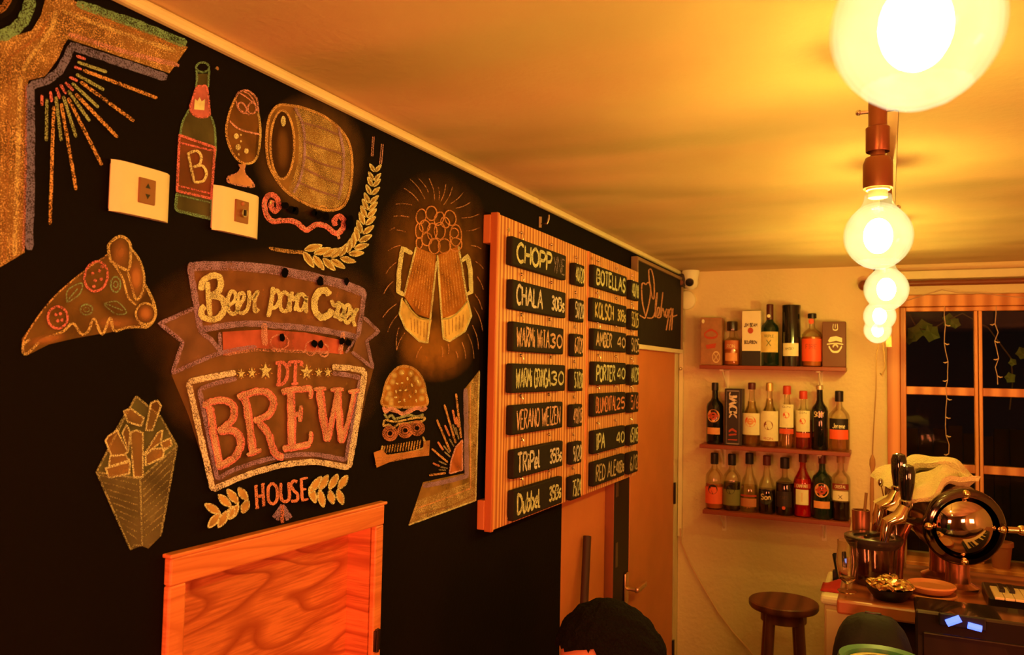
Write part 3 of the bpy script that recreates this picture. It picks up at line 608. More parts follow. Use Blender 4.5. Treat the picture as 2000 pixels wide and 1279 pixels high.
# HOUSE
def HS(pts, w_=6): d.st('house_lettering', (.82, .36, .26), pts, w_, .85)
HS([(705,905),(715,1050)]); HS([(750,895),(758,1032)]); HS([(712,975),(752,968)]); HS([(695,910),(718,902)], 4); HS([(740,897),(765,890)], 4); HS([(703,1052),(728,1046)], 4); HS([(748,1036),(768,1030)], 4)
HS([(812,885),(788,920),(790,1000),(820,1022),(845,990),(842,915),(812,885)]); HS([(870,885),(872,980),(895,1008),(925,985),(922,880)])
HS([(978,880),(955,872),(938,900),(955,935),(980,960),(975,1000),(938,1005)]); HS([(1005,860),(1010,998)]); HS([(995,862),(1048,850)], 4.5); HS([(1008,930),(1038,925)], 4.5); HS([(1005,1002),(1052,990)], 4.5)
def leaf(x, y, a, le, wd):
    tip = (x+le*math.cos(a), y+le*math.sin(a)); q = (math.cos(a+1.57)*wd, math.sin(a+1.57)*wd); mx, my = (x+tip[0])/2, (y+tip[1])/2
    p = [(x, y), (mx+q[0], my+q[1]), tip, (mx-q[0], my-q[1])]
    d.fill('laurel_fill', (.62, .42, .14), p, .85, True); d.st('laurel_leaves', Y_, p, 3.2, .85, True)
for x, y, a, le in ((470,1085,3.7,115),(540,1040,3.9,110),(590,1020,4.05,115),(650,1000,4.1,100),(470,1085,2.25,120),(525,1065,2.1,130),(590,1030,2.15,110),(655,1000,2.0,90),(560,1040,2.0,90)): leaf(x, y, a, le, 24)
for x, y, a, le in ((1060,950,-.95,130),(1125,930,-1.05,110),(1190,925,-1.05,110),(1250,925,-1.0,105),(1062,910,1.25,110),(1125,930,1.35,115),(1190,935,1.3,90),(1245,930,1.25,100)): leaf(x, y, a, le, 22)
for a in (-.9, -.45, 0, .45, .9): d.st('lotus_mark', (.70, .28, .22) if abs(a) < .3 else MV, [(880,1030),(880+45*math.sin(a)*.9, 1075),(880+75*math.sin(a), 1150-40*abs(a))], 7, .8)
d.done()
# --- beer mugs
d = Draw('chalk_mugs_drawing', 'chalk drawing of two clinking beer mugs with rays around', (850, 520)).at(700, 320, 3.3654)
d.smu((.45, .2, .04), 500, 650, 420, 620, .38).smu((.55, .25, .05), 500, 1180, 260, 180, .5)
d.fill('mug_fill', (.42, .17, .04), [(380,545),(300,870),(380,985),(480,1020),(510,600)], .9).fill('mug_fill', (.42, .17, .04), [(520,600),(545,1015),(640,990),(715,900),(655,540)], .9)
for i in range(9):
    t = i/8; d.st('beer_streaks', (.80, .45, .14), [(392+t*105, 560+t*25), (320+t*150, 890+t*125)], 2.6, .5)
    d.st('beer_streaks', (.80, .45, .14), [(528+t*122, 610-t*50), (552+t*150, 1005-t*100)], 2.6, .5)
d.fill('base_fill', (.78, .60, .22), [(288,890),(270,985),(310,1080),(400,1165),(455,1175),(482,1025),(400,1010),(340,950)], 1.0).fill('base_fill', (.78, .60, .22), [(548,1020),(560,1140),(600,1165),(700,1100),(742,1000),(718,905),(650,980)], 1.0)
for i in range(6):
    d.st('base_hatching', BR, [(345+i*22, 1010+i*7), (350+i*20, 1095+i*11)], 1.7, .6); d.st('base_hatching', BR, [(570+i*24, 1030-i*8), (575+i*22, 1135-i*12)], 1.7, .6)
d.st('mug_outline', Y_, [(288,880),(270,985),(310,1080),(400,1165),(455,1175),(515,640)], 3.6, .85, smooth=False).st('mug_outline', Y_, [(520,600),(548,1015),(560,1150),(600,1165),(700,1100),(742,1000),(715,880)], 3.6, .85, smooth=False)
d.st('mug_outline', Y_, [(380,545),(300,870)], 3.6).st('mug_outline', Y_, [(658,540),(715,890)], 3.6)
d.st('green_rims', (.50, .55, .26), [(305,890),(350,965),(410,1015),(480,1022)], 3).st('green_rims', (.50, .55, .26), [(545,1020),(610,1010),(680,950),(715,900)], 3)
d.st('handles', Y_, [(355,590),(290,555),(268,700),(262,840),(300,862)], 9, .95, smooth=False).st('handles', Y_, [(680,640),(718,605),(735,700),(742,840),(712,858)], 9, .95, smooth=False)
for x, y, rx, ry, a in ((412,345,32,48,.2),(480,325,36,46,0),(605,355,36,50,-.3),(530,360,30,45,.3),(570,385,28,36,-.4),(435,410,34,40,0),(485,445,32,55,0),(535,440,36,55,0),(630,455,28,32,0),(400,440,24,50,0),(640,470,38,70,0),(400,520,20,36,0),(450,495,34,42,0),(500,540,36,50,0),(565,540,40,48,0),(640,530,40,44,0)):
    d.ell('foam_curls', (.80, .40, .18), x, y, rx, ry, 2.4, a, .7)
for x0, y0, x1, y1 in ((335,95,440,235),(395,95,462,190),(465,95,502,240),(525,150,530,240),(575,130,540,250),(620,150,560,270),(690,188,605,262),(740,250,640,292),(795,330,675,356),(795,420,710,440),(300,160,400,250),(245,265,355,270),(230,345,335,350),(205,438,240,420),(250,435,310,448),(195,570,278,535),
                       (178,725,252,645),(165,855,230,770),(160,1010,250,920),(190,1110,260,990),(250,1220,268,1070),(252,1225,305,1110),(740,535,808,558),(770,640,822,690),(780,740,822,828),(765,855,815,960),(760,940,818,1100),(750,1060,790,1220),(720,1120,760,1279),(680,1170,705,1279),(380,1279,415,1200),(640,1230,655,1279),(548,1200,552,1270),(590,1180,592,1250)):
    mxx, my = (x0+x1)/2 + (y1-y0)*.06, (y0+y1)/2 - (x1-x0)*.06
    d.st('rays', (.62, .36, .22), [(x0, y0), (mxx, my), (x1, y1)], 1.8, .5)
d.done()
# --- burger
d = Draw('chalk_burger_drawing', 'chalk drawing of a tall burger standing on a board', (790, 820)).at(700, 680, 3.3654)
bun = [(162,375),(165,300),(195,200),(250,135),(305,118),(370,140),(420,200),(442,290),(445,375),(300,388)]
d.smu((.42, .18, .04), 500, 50, 260, 180, .55)
d.fill('bun_fill', (.42, .19, .04), bun, .85, True).st('bun', OR, bun, 5, .65, True)
for x, y in ((205,300),(215,340),(195,260),(225,220),(235,180),(285,160),(345,165),(400,230),(420,280),(415,330),(215,365),(190,330),(380,200)): d.smu(Y2, x, y, 24, 26, .7)
for x, y, a in ((255,232,.3),(288,228,-.2),(323,200,1.5),(352,243,1.3),(392,218,1.2),(275,278,0),(312,275,-.4),(247,285,1.4),(378,283,1.5),(245,322,0),(340,315,1),(270,352,-.3),(303,342,1.2),(380,345,1.4),(290,165,0),(345,165,.5)):
    d.st('sesame_seeds', Y_, [(x-9*math.cos(a), y-11*math.sin(a)), (x+9*math.cos(a), y+11*math.sin(a))], 3.4, .95)
d.st('ham_layer', PK, [(165,385),(180,420),(210,395),(260,415),(300,440),(340,415),(390,390),(420,408),(448,385)], 6.5, .85).st('ham_layer', PK, [(165,395),(220,410),(290,425),(350,400),(445,400)], 5, .6)
d.st('lettuce', (.40, .50, .30), [(170,430),(190,455),(220,440),(240,465),(290,450),(340,440),(380,450),(430,435)], 5, .75)
d.st('cheese', Y2, [(172,470),(166,510),(200,500),(230,525),(260,500),(330,490),(420,478),(432,455),(350,462),(250,482),(175,470)], 4, .75)
for x, y in ((208,560), (308,540), (385,525)):
    for r in (46, 34, 20): d.ell('patties', (.62, .26, .16), x, y, r, r*1.0, 3.2, 0, .75)
d.st('bottom_bun', Y2, [(160,640),(155,680),(185,705),(420,660),(425,580)], 4, .7).fill('board_fill', (.55, .27, .10), [(100,685),(120,785),(250,730),(465,705),(470,605),(428,610),(425,665),(190,702),(155,665)], .85)
for i in range(14): d.st('bottom_bun', (.75, .48, .16), [(175+i*18, 640-i*3), (165+i*18, 690-i*2)], 2.6, .6)
for i in range(3): d.st('board_lines', (.75, .40, .18), [(112,720+i*22),(250,712+i*12),(465,665+i*14)], 2.4, .6)
d.done()
# --- second corner ornament
d = Draw('chalk_corner_ornament', 'chalk corner bracket with a half sun, below the mugs by the menu board', (880, 900)).at(700, 680, 3.3654)
g2 = [(795,145),(770,1000),(330,1162),(425,880),(700,820),(692,275)]
d.fill('gold_fill', (.34, .22, .07), g2, .8).fill('gold_grain', Y2, [(795,145),(770,1000),(330,1162),(385,1000),(730,880),(725,240)], .4, dust=False)
d.st('grey_band', MV, [(705,265),(712,840),(560,880),(425,905)], 9, .75, smooth=False).st('gold_lines', (.80, .45, .22), [(735,240),(738,920),(600,975),(390,1050)], 2.5, .8, smooth=False).st('gold_lines', (.4, .22, .1), [(770,960),(600,1040),(370,1100)], 3, .6, smooth=False)
d.st('gold_lines', Y_, [(795,150),(770,1000),(330,1162)], 3, .8, smooth=False)
d.fill('sun_fill', (.50, .17, .06), [(598,825),(610,740),(640,650),(684,602),(684,800)], .9).st('sun', PK, [(598,825),(610,740),(640,650),(684,602),(684,800),(598,825)], 3, .8, smooth=False)
for x0, y0, x1, y1 in ((642,298,675,590),(565,370,640,625),(515,468,605,680),(482,660,588,750),(465,835,575,820)): d.st('gold_rays', (.80, .46, .20), [(x0, y0), (x1, y1)], 4, .75)
for x0, y0, x1, y1 in ((620,405,640,500),(568,505,600,578),(522,615,558,670),(490,755,535,775),(645,450,655,520)): d.st('red_rays', (.85, .35, .22), [(x0, y0), (x1, y1)], 4, .8)
for x0, y0, x1, y1 in ((640,520,660,600),(620,500,645,570),(598,595,628,645),(560,640,600,690),(565,680,605,715),(528,742,580,765),(540,780,588,790),(528,798,575,802)): d.st('green_rays', (.45, .42, .30), [(x0, y0), (x1, y1)], 3, .7)
d.done()
# --- chipped holes in the paint, nail and hook
hb = MB()
def chip(px, py, rx, ry, name='paint_chip'):
    pts = [(px + rx*random.uniform(.75, 1.15)*math.cos(t*.63), py + ry*random.uniform(.75, 1.15)*math.sin(t*.63)) for t in range(10)]
    MB().poly(pts, lambda x, y: L(x, y, .0075)).poly([(px + (x-px)*1.0, py + (y-py)*1.0) for x, y in pts], lambda x, y: L(x, y, .0072)).build(name, M_hole, WALL)
for a in ((557,401,8,7),(570,409,8,8),(577,412,6,9),(623,420,9,8),(637,423,7,9),(684,434,9,16),(557,533,7,10),(626,549,7,10),(677,549,5,9),(551,659,6,9),(614,671,6,8),(627,673,6,9),(668,666,6,8),(680,669,6,8),(614,415,5,8)): chip(*a)
p = L(416, 135); tag(MB().tube([p + Vector((-.01, 0, 0)), p + Vector((.008, 0, 0))], .0015).tube([p + Vector((.007, 0, 0)), p + Vector((.009, 0, 0))], .003).build('nail', M_nail, loc=p), 'small shiny nail beside the neck of the chalk bottle drawing', 'nail')
p = L(1053, 437); m = MB().tube([p, p + Vector((.025, 0, 0)), p + Vector((.03, 0, .012)), p + Vector((.03, 0, .024))], .003); m.tube([p + Vector((.002, 0, -.012)), p + Vector((.002, 0, .02))], .006)
tag(m.build('wall_hook', M_nail, loc=p), 'small metal hook on the black wall above the menu board', 'hook')

# ------------------------------------------------------------------ switch plates
def switch(name, label, q, ins, kind):
    x0 = .016; c = L(*q[0], x0); c2 = L(*q[1], x0); c3 = L(*q[2], x0); c4 = L(*q[3], x0)
    y0, y1 = (c.y+c4.y)/2, (c2.y+c3.y)/2; z1, z0 = (c.z+c2.z)/2, (c3.z+c4.z)/2
    t = thing(name, label, 'switch', (0, (y0+y1)/2, (z0+z1)/2))
    MB().box((.0, y0+.004, z0+.003), (.009, y1-.004, z1-.003), .002).build('back_box', M_plate, t)
    nn = 10; m = MB(); vs = []; fs = []       # bowed front plate
    for i in range(nn+1):
        u = i/nn; yy = y0 + (y1-y0)*u; xx = .008 + .008*(1-(2*u-1)**4)**.5
        vs += [(xx, yy, z0), (xx, yy, z1), (.006, yy, z0), (.006, yy, z1)]
    for i in range(nn):
        a = i*4; b_ = a+4; fs += [(a, b_, b_+1, a+1), (a+1, b_+1, b_+3, a+3), (a, a+2, b_+2, b_)]
    m.add(vs, fs); m.smooth = True; m.build('front_plate', M_plate, t)
    a = L(*ins[0], .017); b_ = L(*ins[1], .017); zc = (a.z+b_.z)/2; h = abs(a.z-b_.z)/2
    MB().box((.010, a.y, zc-h), (.0185, b_.y, zc+h), .0012).build('insert', M_insert, t)
    yc = (a.y+b_.y)/2
    if kind == 0:
        m = MB()
        for s_ in (1, -1): m.add([(.0188, yc-.004, zc+s_*.004), (.0188, yc+.004, zc+s_*.004), (.0188, yc, zc+s_*.011)], [(0, 1, 2)])
        m.build('arrow_marks', M_dark, t)
    else:
        m = MB().ball((.019, yc, zc+.012), .0035, 10); m.build('pilot_lamp', mat('dim_lamp', (.4, .2, .08), .3), t)
        m = MB().tube([(.018, yc, zc-.003), (.024, yc, zc-.003)], .0062, 14); m.build('lock_barrel', M_steel, t)
        MB().box((.023, yc-.0015, zc-.007), (.0255, yc+.0015, zc+.002)).build('key_slot', M_dark, t)
switch('wall_switch', 'cream wall plate with two arrow buttons, left of the chalk bottle', [(229,309),(341,343),(334,438),(217,406)], [(272,345),(302,402)], 0)
switch('wall_switch', 'cream wall plate with a round key lock, right of the chalk bottle', [(426,359),(514,386),(509,466),(420,448)], [(460,388),(484,438)], 1)

# ------------------------------------------------------------------ wooden wall cabinet / niche
t = thing('wall_cabinet', 'orange wooden framed niche set into the black wall under the chalk sign', 'cabinet', (0, (NY0+NY1)/2, NZ0))
fw = .042; xf = .014; o0, o1, oz1, oz0 = NY0-.012, NY1+.010, NZ1+.010, NZ0-.012
def rail(name, a, b): MB().box(a, b, .003).build(name, M_orange, t)
rail('frame_rail', (.0, o0, oz1-fw*.93), (xf, o1, oz1)); rail('frame_rail', (.0, o0, oz0), (xf, o1, oz0+fw))
rail('frame_stile', (.0005, o0, oz0+fw), (xf-.001, o0+.030, oz1-fw*.93)); rail('frame_stile', (.0005, o1-.026, oz0+fw), (xf-.001, o1, oz1-fw*.93))
MB().box((.0, o0-.004, oz1), (xf+.004, o1+.004, oz1+.006), .002).build('top_lip', M_orange, t)
i0, i1, iz0, iz1 = o0+.030, o1-.026, oz0+fw, oz1-fw*.93; xb = -.052
MB().box((xb-.012, NY0+.001, NZ0+.001), (xb, NY1-.001, NZ1-.001)).build('back_panel', M_ply, t)
MB().box((xb, i1-.001, iz0), (-.0005, i1+.012, iz1)).build('side_board', M_ply, t)
MB().box((xb, i0-.012, iz0), (-.0005, i0+.001, iz1)).build('side_board', M_ply, t)
MB().box((xb, i0, iz1), (-.0005, i1, iz1+.012)).build('top_board', M_orange, t)
MB().box((xb, i0, iz0-.012), (-.0005, i1, iz0)).build('bottom_board', M_orange, t)
hp = L(724, 1248, .0); m = MB().tube([(xf, hp.y-.0, hp.z-.022), (xf, hp.y, hp.z+.022)], .005, 8)
m.box((.002, hp.y-.009, hp.z-.02), (xf+.0025, hp.y+.009, hp.z+.02), .001); m.build('hinge', mat('old_hinge', (.06, .03, .02), .4, .8), t)

# ------------------------------------------------------------------ menu board
XB = .022; XF = .036                          # back and front of the striped panel
tl, tr, br, bl = L(972, 421, XF), L(1244, 527, XF), L(1246, 921, XF), L(959, 1044, XF)
by0, by1 = (tl.y+bl.y)/2, (tr.y+br.y)/2; bz1, bz0 = (tl.z+tr.z)/2, (bl.z+br.z)/2
mt = thing('menu_board', 'large striped wooden menu board hung with rows of black plates', 'menu board', (XB, (by0+by1)/2, bz0))
YM = L(1147, 700, XF).y
MB().box((XB, by0, bz0), (XF, YM-.012, bz1), .002).build('panel', M_menu, mt)
MB().box((XB, YM+.012, bz0), (XF, by1, bz1), .002).build('panel', M_menu, mt)
MB().box((XB-.002, YM-.0115, bz0), (XF+.003, YM+.0115, bz1), .002).build('centre_rail', M_rail, mt)
MB().box((XB-.004, by0-.004, bz0-.003), (XF+.002, by0+.010, bz1+.003), .002).build('edge_rail', M_rail, mt)
for z in (bz1-.075, bz0+.002):
    MB().box((.001, by0-.010, z), (XB-.001, by1-.02, z+.072), .002).build('batten', M_rail, mt)
sm = MB()
for px, py in ((991,449),(990,1014),(1154,505)):
    p = L(px, py, XF); MB().tube([p, p + Vector((.004, 0, 0))], .006, 12).build('screw', M_nail, mt)
rowsA = [('CHOPP','40/20'),('CHALA 30Bs','51/20'),('WARMi WiTA 30','67/20'),('WARMi GRiNGA 30','57/20'),('VERANO WEIZEN','49/13'),('TRiPel 35Bs','9/20'),('Dubbel 35Bs','75/24')]
rowsB = [('BOTELLAS','40/18'),('KOLSCH 30Bs','55/25'),('AMBER 40','51/25'),('PORTER 40','44/29'),('BLUMENTAL 25','5/6'),('IPA 40','65/45'),('RED ALE 40Bs','6/12')]
ytA = [(460.6,517),(544.9,603.4),(627.3,685.8),(709.7,767.8),(791.8,850),(879.5,936.6),(959,1019)]
ytB = [(515.6,559.5),(580.7,627),(640.6,683),(705.7,752),(769,814),(842,887.5),(903.4,951)]
XP = XF + .021
def srow(xa, ya, yb): a = L(xa, ya, XP); b_ = L(xa, yb, XP); return a.y, a.z, b_.z
colr = [Y_, CR, (.92, .62, .42), Y_, (.92, .60, .45), CR, Y_]
colb = [Y_, Y2, (.80, .62, .42), Y_, (.85, .35, .2), Y_, (.65, .55, .35)]
ordn = ['topmost', 'second', 'third', 'fourth', 'fifth', 'sixth', 'lowest']
rng = random.Random(3)
def plate(y0, y1, z0, z1, txt, col, label, nhooks, grp, size=.62, x1=XP):
    zc = (z0+z1)/2; t = thing('menu_plate', label, 'sign', (XF, (y0+y1)/2, z0), grp)
    MB().box((XF+.002, y0, z0), (x1, y1, z1), .004).build('plate', M_board, t)
    m = MB(); H = z1-z0
    if txt:
        parts = txt.rsplit(' ', 1) if (' ' in txt and not txt.startswith('VERANO')) else [txt]
        W_ = y1-y0; mp = lambda a, b_: (x1+.0006, a, b_)
        if len(parts) == 2 and nhooks == 2:
            w1 = min(W_*.62, text_width(parts[0])*H*.55); write(m, parts[0], mp, y0+W_*.06, zc-H*.31, H*.64, w1, H*(.115 if len(parts[0]) < 7 else .085), .03)
            m.build('lettering', chalk(col, 1.05, 500), t); m = MB()
            write(m, parts[1], mp, y0+W_*.70, zc-H*.25, H*.48, W_*.26, H*.095, .03)
        else: write(m, txt, mp, y0+W_*.07, zc-H*.32, H*.64, W_*(.86 if txt != 'CHOPP' else .62), H*(.13 if nhooks == 2 and len(txt) < 9 else .075), .03)
        m.build('lettering', chalk(col, 1.05, 500), t)
        if txt == 'CHOPP':
            m = MB(); write(m, 'XNE', mp, y0+W_*.74, zc-H*.30, H*.6, W_*.22, H*.06, .06); m.build('faded_scribble', chalk((.40, .33, .36), .7, 400), t)
    for k in range(nhooks):
        yy = y0 + (y1-y0)*((.22, .78)[k] if nhooks == 2 else .5)
        q = [(XF-.001, yy, z1+.022), (XF+.010, yy, z1+.022), (XF+.014, yy, z1+.014), (XF+.012, yy, z1+.002), (XF+.010, yy, z1-.003)]
        MB().tube(q, .0017, 6).ball((XF+.006, yy, z1+.022), .0045, 8).build('hook', M_nail, t)
for k in range(7):
    y0, z1, z0 = srow(1003, *ytA[k]); jj = rng.uniform(-.006, .006)
    yA1 = L(1102+rng.uniform(-2, 4), 700, XP).y
    nmx = rowsA[k][0]; plate(y0+jj, yA1, z0, z1, nmx, colr[k], 'long black name plate, %s in the left column of the menu board' % ordn[k], 2, 'beer name plates on the menu board')
    a = L(1121, 700, XP).y; b_ = L(1139.5, 700, XP).y; dz = -.006 if k < 4 else -.008
    plate(a, b_, z0+dz+.003, z1+dz-.004, rowsA[k][1], colr[k], 'small black plate marked %s, beside the %s name plate of the left column' % (rowsA[k][1], ordn[k]), 1, 'small price plates on the menu board')
for k in range(7):
    y0, z1, z0 = srow(1160, *ytB[k]); jj = rng.uniform(-.01, .01)
    yB1 = L(1223, 700, XP).y; nmx = rowsB[k][0]
    plate(y0+jj, yB1, z0, z1, nmx, colb[k], 'long black name plate, %s in the right column of the menu board' % ordn[k], 2, 'beer name plates on the menu board')
    a = L(1232, 700, XP).y; b_ = L(1246.5 + (2 if k > 1 else 0), 700, XP).y
    plate(a, b_, z0-.004, z1-.004, rowsB[k][1], colb[k], 'small black plate marked %s, beside the %s name plate of the right column' % (rowsB[k][1], ordn[k]), 1, 'small price plates on the menu board')

# ------------------------------------------------------------------ doors in the left wall
xd = -.035
def yl(px, py=1050, x=0.0): return L(px, py, x).y
t = senv('door_1', (0, 0, 0))
MB().box((xd-.035, DY0+.004, .01), (xd, yl(1181, 1050, xd), DZ1-.002), .002).build('leaf', M_door, t)
y2, y3, y4, y5 = yl(1181, 1050, xd), yl(1200, 1050, 0), yl(1230, 1050, 0), 3.765
MB().box((xd-.03, y2+.002, .005), (-.002, y3, DZ1-.002), .002).build('post', M_door2, t)
for z in (1.02, 1.28):
    MB().box((-.0035, y3+.025, z), (-.0015, y3+.05, z+.09)).build('strike_plate', mat('dull_steel', (.2, .15, .1), .4, .9), t)
MB().box((-.14, y3+.001, .005), (-.004, y4-.001, DZ1-.002)).build('dark_jamb', mat('black_jamb', (.008, .006, .006), .5), t)
t = senv('door_2', (0, 0, 0))
MB().box((-.04, y4+.001, .01), (-.001, y5, DZ1-.004), .002).build('leaf', M_door, t)
hp = L(1243, 1147, .03)
hm = MB().tube([(-.001, hp.y-.035, hp.z), (.045, hp.y-.035, hp.z)], .008, 10); hm.box((.036, hp.y-.045, hp.z-.010), (.052, hp.y+.075, hp.z+.010), .004)
hm.box((-.001, hp.y-.06, hp.z-.06), (.004, hp.y-.015, hp.z+.06), .001); hm.build('door_handle', mat('brass_handle', (.80, .55, .30), .3, .9), t)
for z in (.45, 1.18): MB().box((-.002, y5+.001, z-.05), (.008, y5+.018, z+.05), .002).build('hinge', M_dark, t)
struct(MB().box((-.12, y5+.02, 0), (-.001, YB, DZ1-.002)).build('trim_3', M_trim))
# stick leaning on the door
a = L(1147, 1047, -.015); b_ = B(1137, 1260, a.y-.12)
dv = (b_-a).normalized(); c = b_ + dv*((b_.z-.0)/(-dv.z))
sx = a.lerp(c, .18)
t = thing('broom', 'dark stick broom leaning against the orange door left of the post', 'broom', (c.x, c.y, 0))
MB().tube([a + Vector((0,0,0)), sx], .014, 10).build('grip', mat('dark_red_grip', (.05, .018, .016), .6), t)
c3 = c + Vector((0, 0, .12)); MB().tube([sx, c3], .0125, 10).build('handle', M_dark, t)
MB().box((c.x-.02, c.y-.13, .09), (c.x+.02, c.y+.13, .13), .01).build('head', M_dark, t)
m = MB()
for i in range(24): m.box((c.x-.018, c.y-.125+i*.0105, .002), (c.x+.018, c.y-.119+i*.0105, .092))
m = m.build('bristles', mat('bristle', (.12, .06, .03), .9), t); m['kind'] = 'stuff'

# ------------------------------------------------------------------ chalkboard sign above the door
XS = .03; s0, s1 = L(1252, 677, XS).y, 3.80; z0 = L(1331, 690, XS).z; z1 = ZC-.035
t = thing('chalkboard', 'framed black chalkboard lettered Behappy with a heart, above the rightmost door', 'chalkboard', (0, (s0+s1)/2, z0))
s00 = by1 + .02
MB().box((.002, s00, z0+.018), (XS-.008, s1-.014, z1-.014)).build('slate', M_board, t)
for a, b_ in (((.002, s00, z0), (XS, s1, z0+.018)), ((.002, s00, z1-.014), (XS, s1, z1)), ((.002, s1-.012, z0+.018), (XS, s1, z1-.014)), ((.002, s00-.012, z0), (XS, s00, z1))):
    MB().box(a, b_, .002).build('frame_strip', M_cream if a[2] < z1-.05 and a[1] > s00-.01 and b_[2] < z0+.03 else mat('thin_dark_frame', (.30, .18, .10), .5), t)
m = MB(); mp = lambda x, y: L(1200+x/5.33, 480+y/5.33, XS-.0070)
for q in ([(262,720),(300,745),(325,738),(368,560),(376,425),(352,382),(328,402),(300,386),(284,425),(292,590),(325,735)], [(360,245),(358,300),(372,420),(392,530),(412,545),(415,430),(408,340),(385,250),(360,245)],
          [(340,748),(400,745),(432,640),(446,485),(428,600),(425,745)], [(430,735),(460,720),(468,650),(450,650),(445,740),(480,745)], [(505,480),(490,620),(480,745),(505,650),(522,740)], [(545,655),(530,700),(545,745),(560,660),(562,745)],
          [(575,660),(540,880)], [(578,670),(590,650),(598,700),(575,745)], [(598,660),(570,880)], [(600,740),(655,720)], [(610,650),(595,880)]): m.ribbon([(x/1, y/1) for x, y in q], 13, mp, step=8)
m.build('lettering', chalk((.80, .40, .26), 1.0, 300), t)

# ------------------------------------------------------------------ corner: camera, round cover, small speaker, conduit, cable
p = B(1349, 530, 3.80); t = thing('security_camera', 'white security camera under the ceiling in the far corner', 'camera', (p.x, p.y, ZC))
MB().lathe([(0, 0), (.040, 0), (.042, -.008), (.034, -.045), (.036, -.060), (.030, -.078), (.014, -.090), (0, -.092)], (p.x, p.y, ZC-.001), n=24).build('housing', mat('white_housing', (.95, .92, .75), .35), t)
MB().lathe([(0, .014), (.017, .013), (.020, .004), (.020, -.01)], (p.x+.002, p.y-.028, ZC-.060), (0.05, -1, -.28), n=18).build('lens', M_dark, t)
p = B(1342, 587, YB); t = thing('round_cover', 'cream round cover plate on the back wall below the security camera', 'cover', (p.x, YB, p.z))
MB().lathe([(0, .034), (.035, .033), (.044, .028), (.047, .018), (.045, 0)], (p.x, YB, p.z), (0, -1, 0), n=32).build('disc', mat('cover_cream', (.92, .86, .62), .5), t)
p = L(1333, 551, .03); p = B(1333, 549, 3.80)
t = thing('corner_speaker', 'small dark speaker fixed in the corner left of the security camera', 'speaker', (p.x, 3.81, p.z))
MB().box((p.x-.018, 3.77, p.z-.030), (p.x+.020, 3.85, p.z+.032), .006).build('housing', mat('brown_black', (.05, .03, .025), .5), t)
MB().lathe([(0, .003), (.011, .002), (.012, -.002)], (p.x, 3.768, p.z-.010), (0, -1, 0), n=14).build('cone', mat('speaker_cone', (.25, .08, .05), .6), t)
MB().tube([(p.x-.004, 3.855, p.z), (p.x-.004, 3.84, p.z)], .008).build('bracket', M_dark, t)
pa, pb = B(1322, 700, YB), B(1319, 1045, YB); xq = .012
t = thing('cable_conduit', 'cream cable conduit running down the corner beside the door', 'conduit', (xq, YB-.01, pb.z))
MB().box((xq-.010, YB-.020, pb.z), (xq+.010, YB-.001, pa.z+.08), .002).build('channel', M_trim, t)
for z in (pa.z+.04, pa.z-.05): MB().ball((xq, YB-.024, z), .009, 10).build('clip', M_nail, t)
pts = [B(*q, YB-.012) for q in ((1320,1030),(1330,1060),(1350,1105),(1375,1150),(1402,1195),(1432,1235),(1462,1268),(1475,1285),(1500,1330),(1560,1390))]
pts[0].x = xq+.004; pts[0].y = YB-.022
tag(MB().tube([Vector(q) for q in pts], .0042, 6).build('hanging_cable', M_cable, loc=pts[0]), 'thin cream cable drooping across the back wall toward the stool', 'cable')
pp = [B(x, y, YB-.010) for x, y in ((1322,694),(1326,712),(1334,716),(1338,700))]

# ------------------------------------------------------------------ shelves on the back wall
SH = []
def shelf(pxa, pxb, ya, label, lx=(1428, 1605)):
    a = B(pxa, ya, 3.70); b_ = B(pxb, ya+5, 3.70); z = a.z
    t = thing('wall_shelf', label, 'shelf', ((a.x+b_.x)/2, YB, z-.018), 'three bottle shelves on the back wall')
    MB().box((a.x, 3.70, z-.018), (b_.x, YB-.001, z), .002).build('board', M_shelf, t)
    for px in lx:
        x = B(px, ya+40, YB).x
        MB().box((x-.010, YB-.006, z-.115), (x+.010, YB-.0005, z-.0185), .001).build('bracket', M_cream, t)
        m = MB(); m.box((x-.009, 3.72, z-.024), (x+.009, YB-.005, z-.0185)); m.tube([(x, YB-.008, z-.10), (x, 3.74, z-.024)], .004, 6); m.build('bracket_arm', M_cream, t)
    return z
Z1 = shelf(1366, 1651, 712.5, 'top red-brown shelf on the back wall', (1420, 1603))
Z2 = shelf(1366, 1660, 867, 'middle red-brown shelf on the back wall', (1414, 1605))
Z3 = shelf(1372, 1660, 995, 'bottom red-brown shelf on the back wall', (1415, 1610))
YC = 3.765
g_clear = thin_glass('clear_glass', (.97, .93, .84), .6, .05)
def glass(name, c): return thin_glass(name, c, .7, .06)
def arc(x, y, z0, z1, r, a0, a1, n=14):
    m = MB(); vs = []; fs = []
    for i in range(n+1):
        t = a0 + (a1-a0)*i/n; vs += [(x+r*math.sin(t), y-r*math.cos(t), z0), (x+r*math.sin(t), y-r*math.cos(t), z1)]
    for i in range(n): fs.append((2*i, 2*i+2, 2*i+3, 2*i+1))
    m.add(vs, fs); m.smooth = True; return m
def curvetext(m, txt, x, y, r, zc, h, width, lw, xo=0):
    mp = lambda s_, z: (x + r*math.sin((s_+xo)/r), y - r*math.cos((s_+xo)/r), z)
    write(m, txt, mp, -width/2, zc-h/2, h, width, lw, .01)
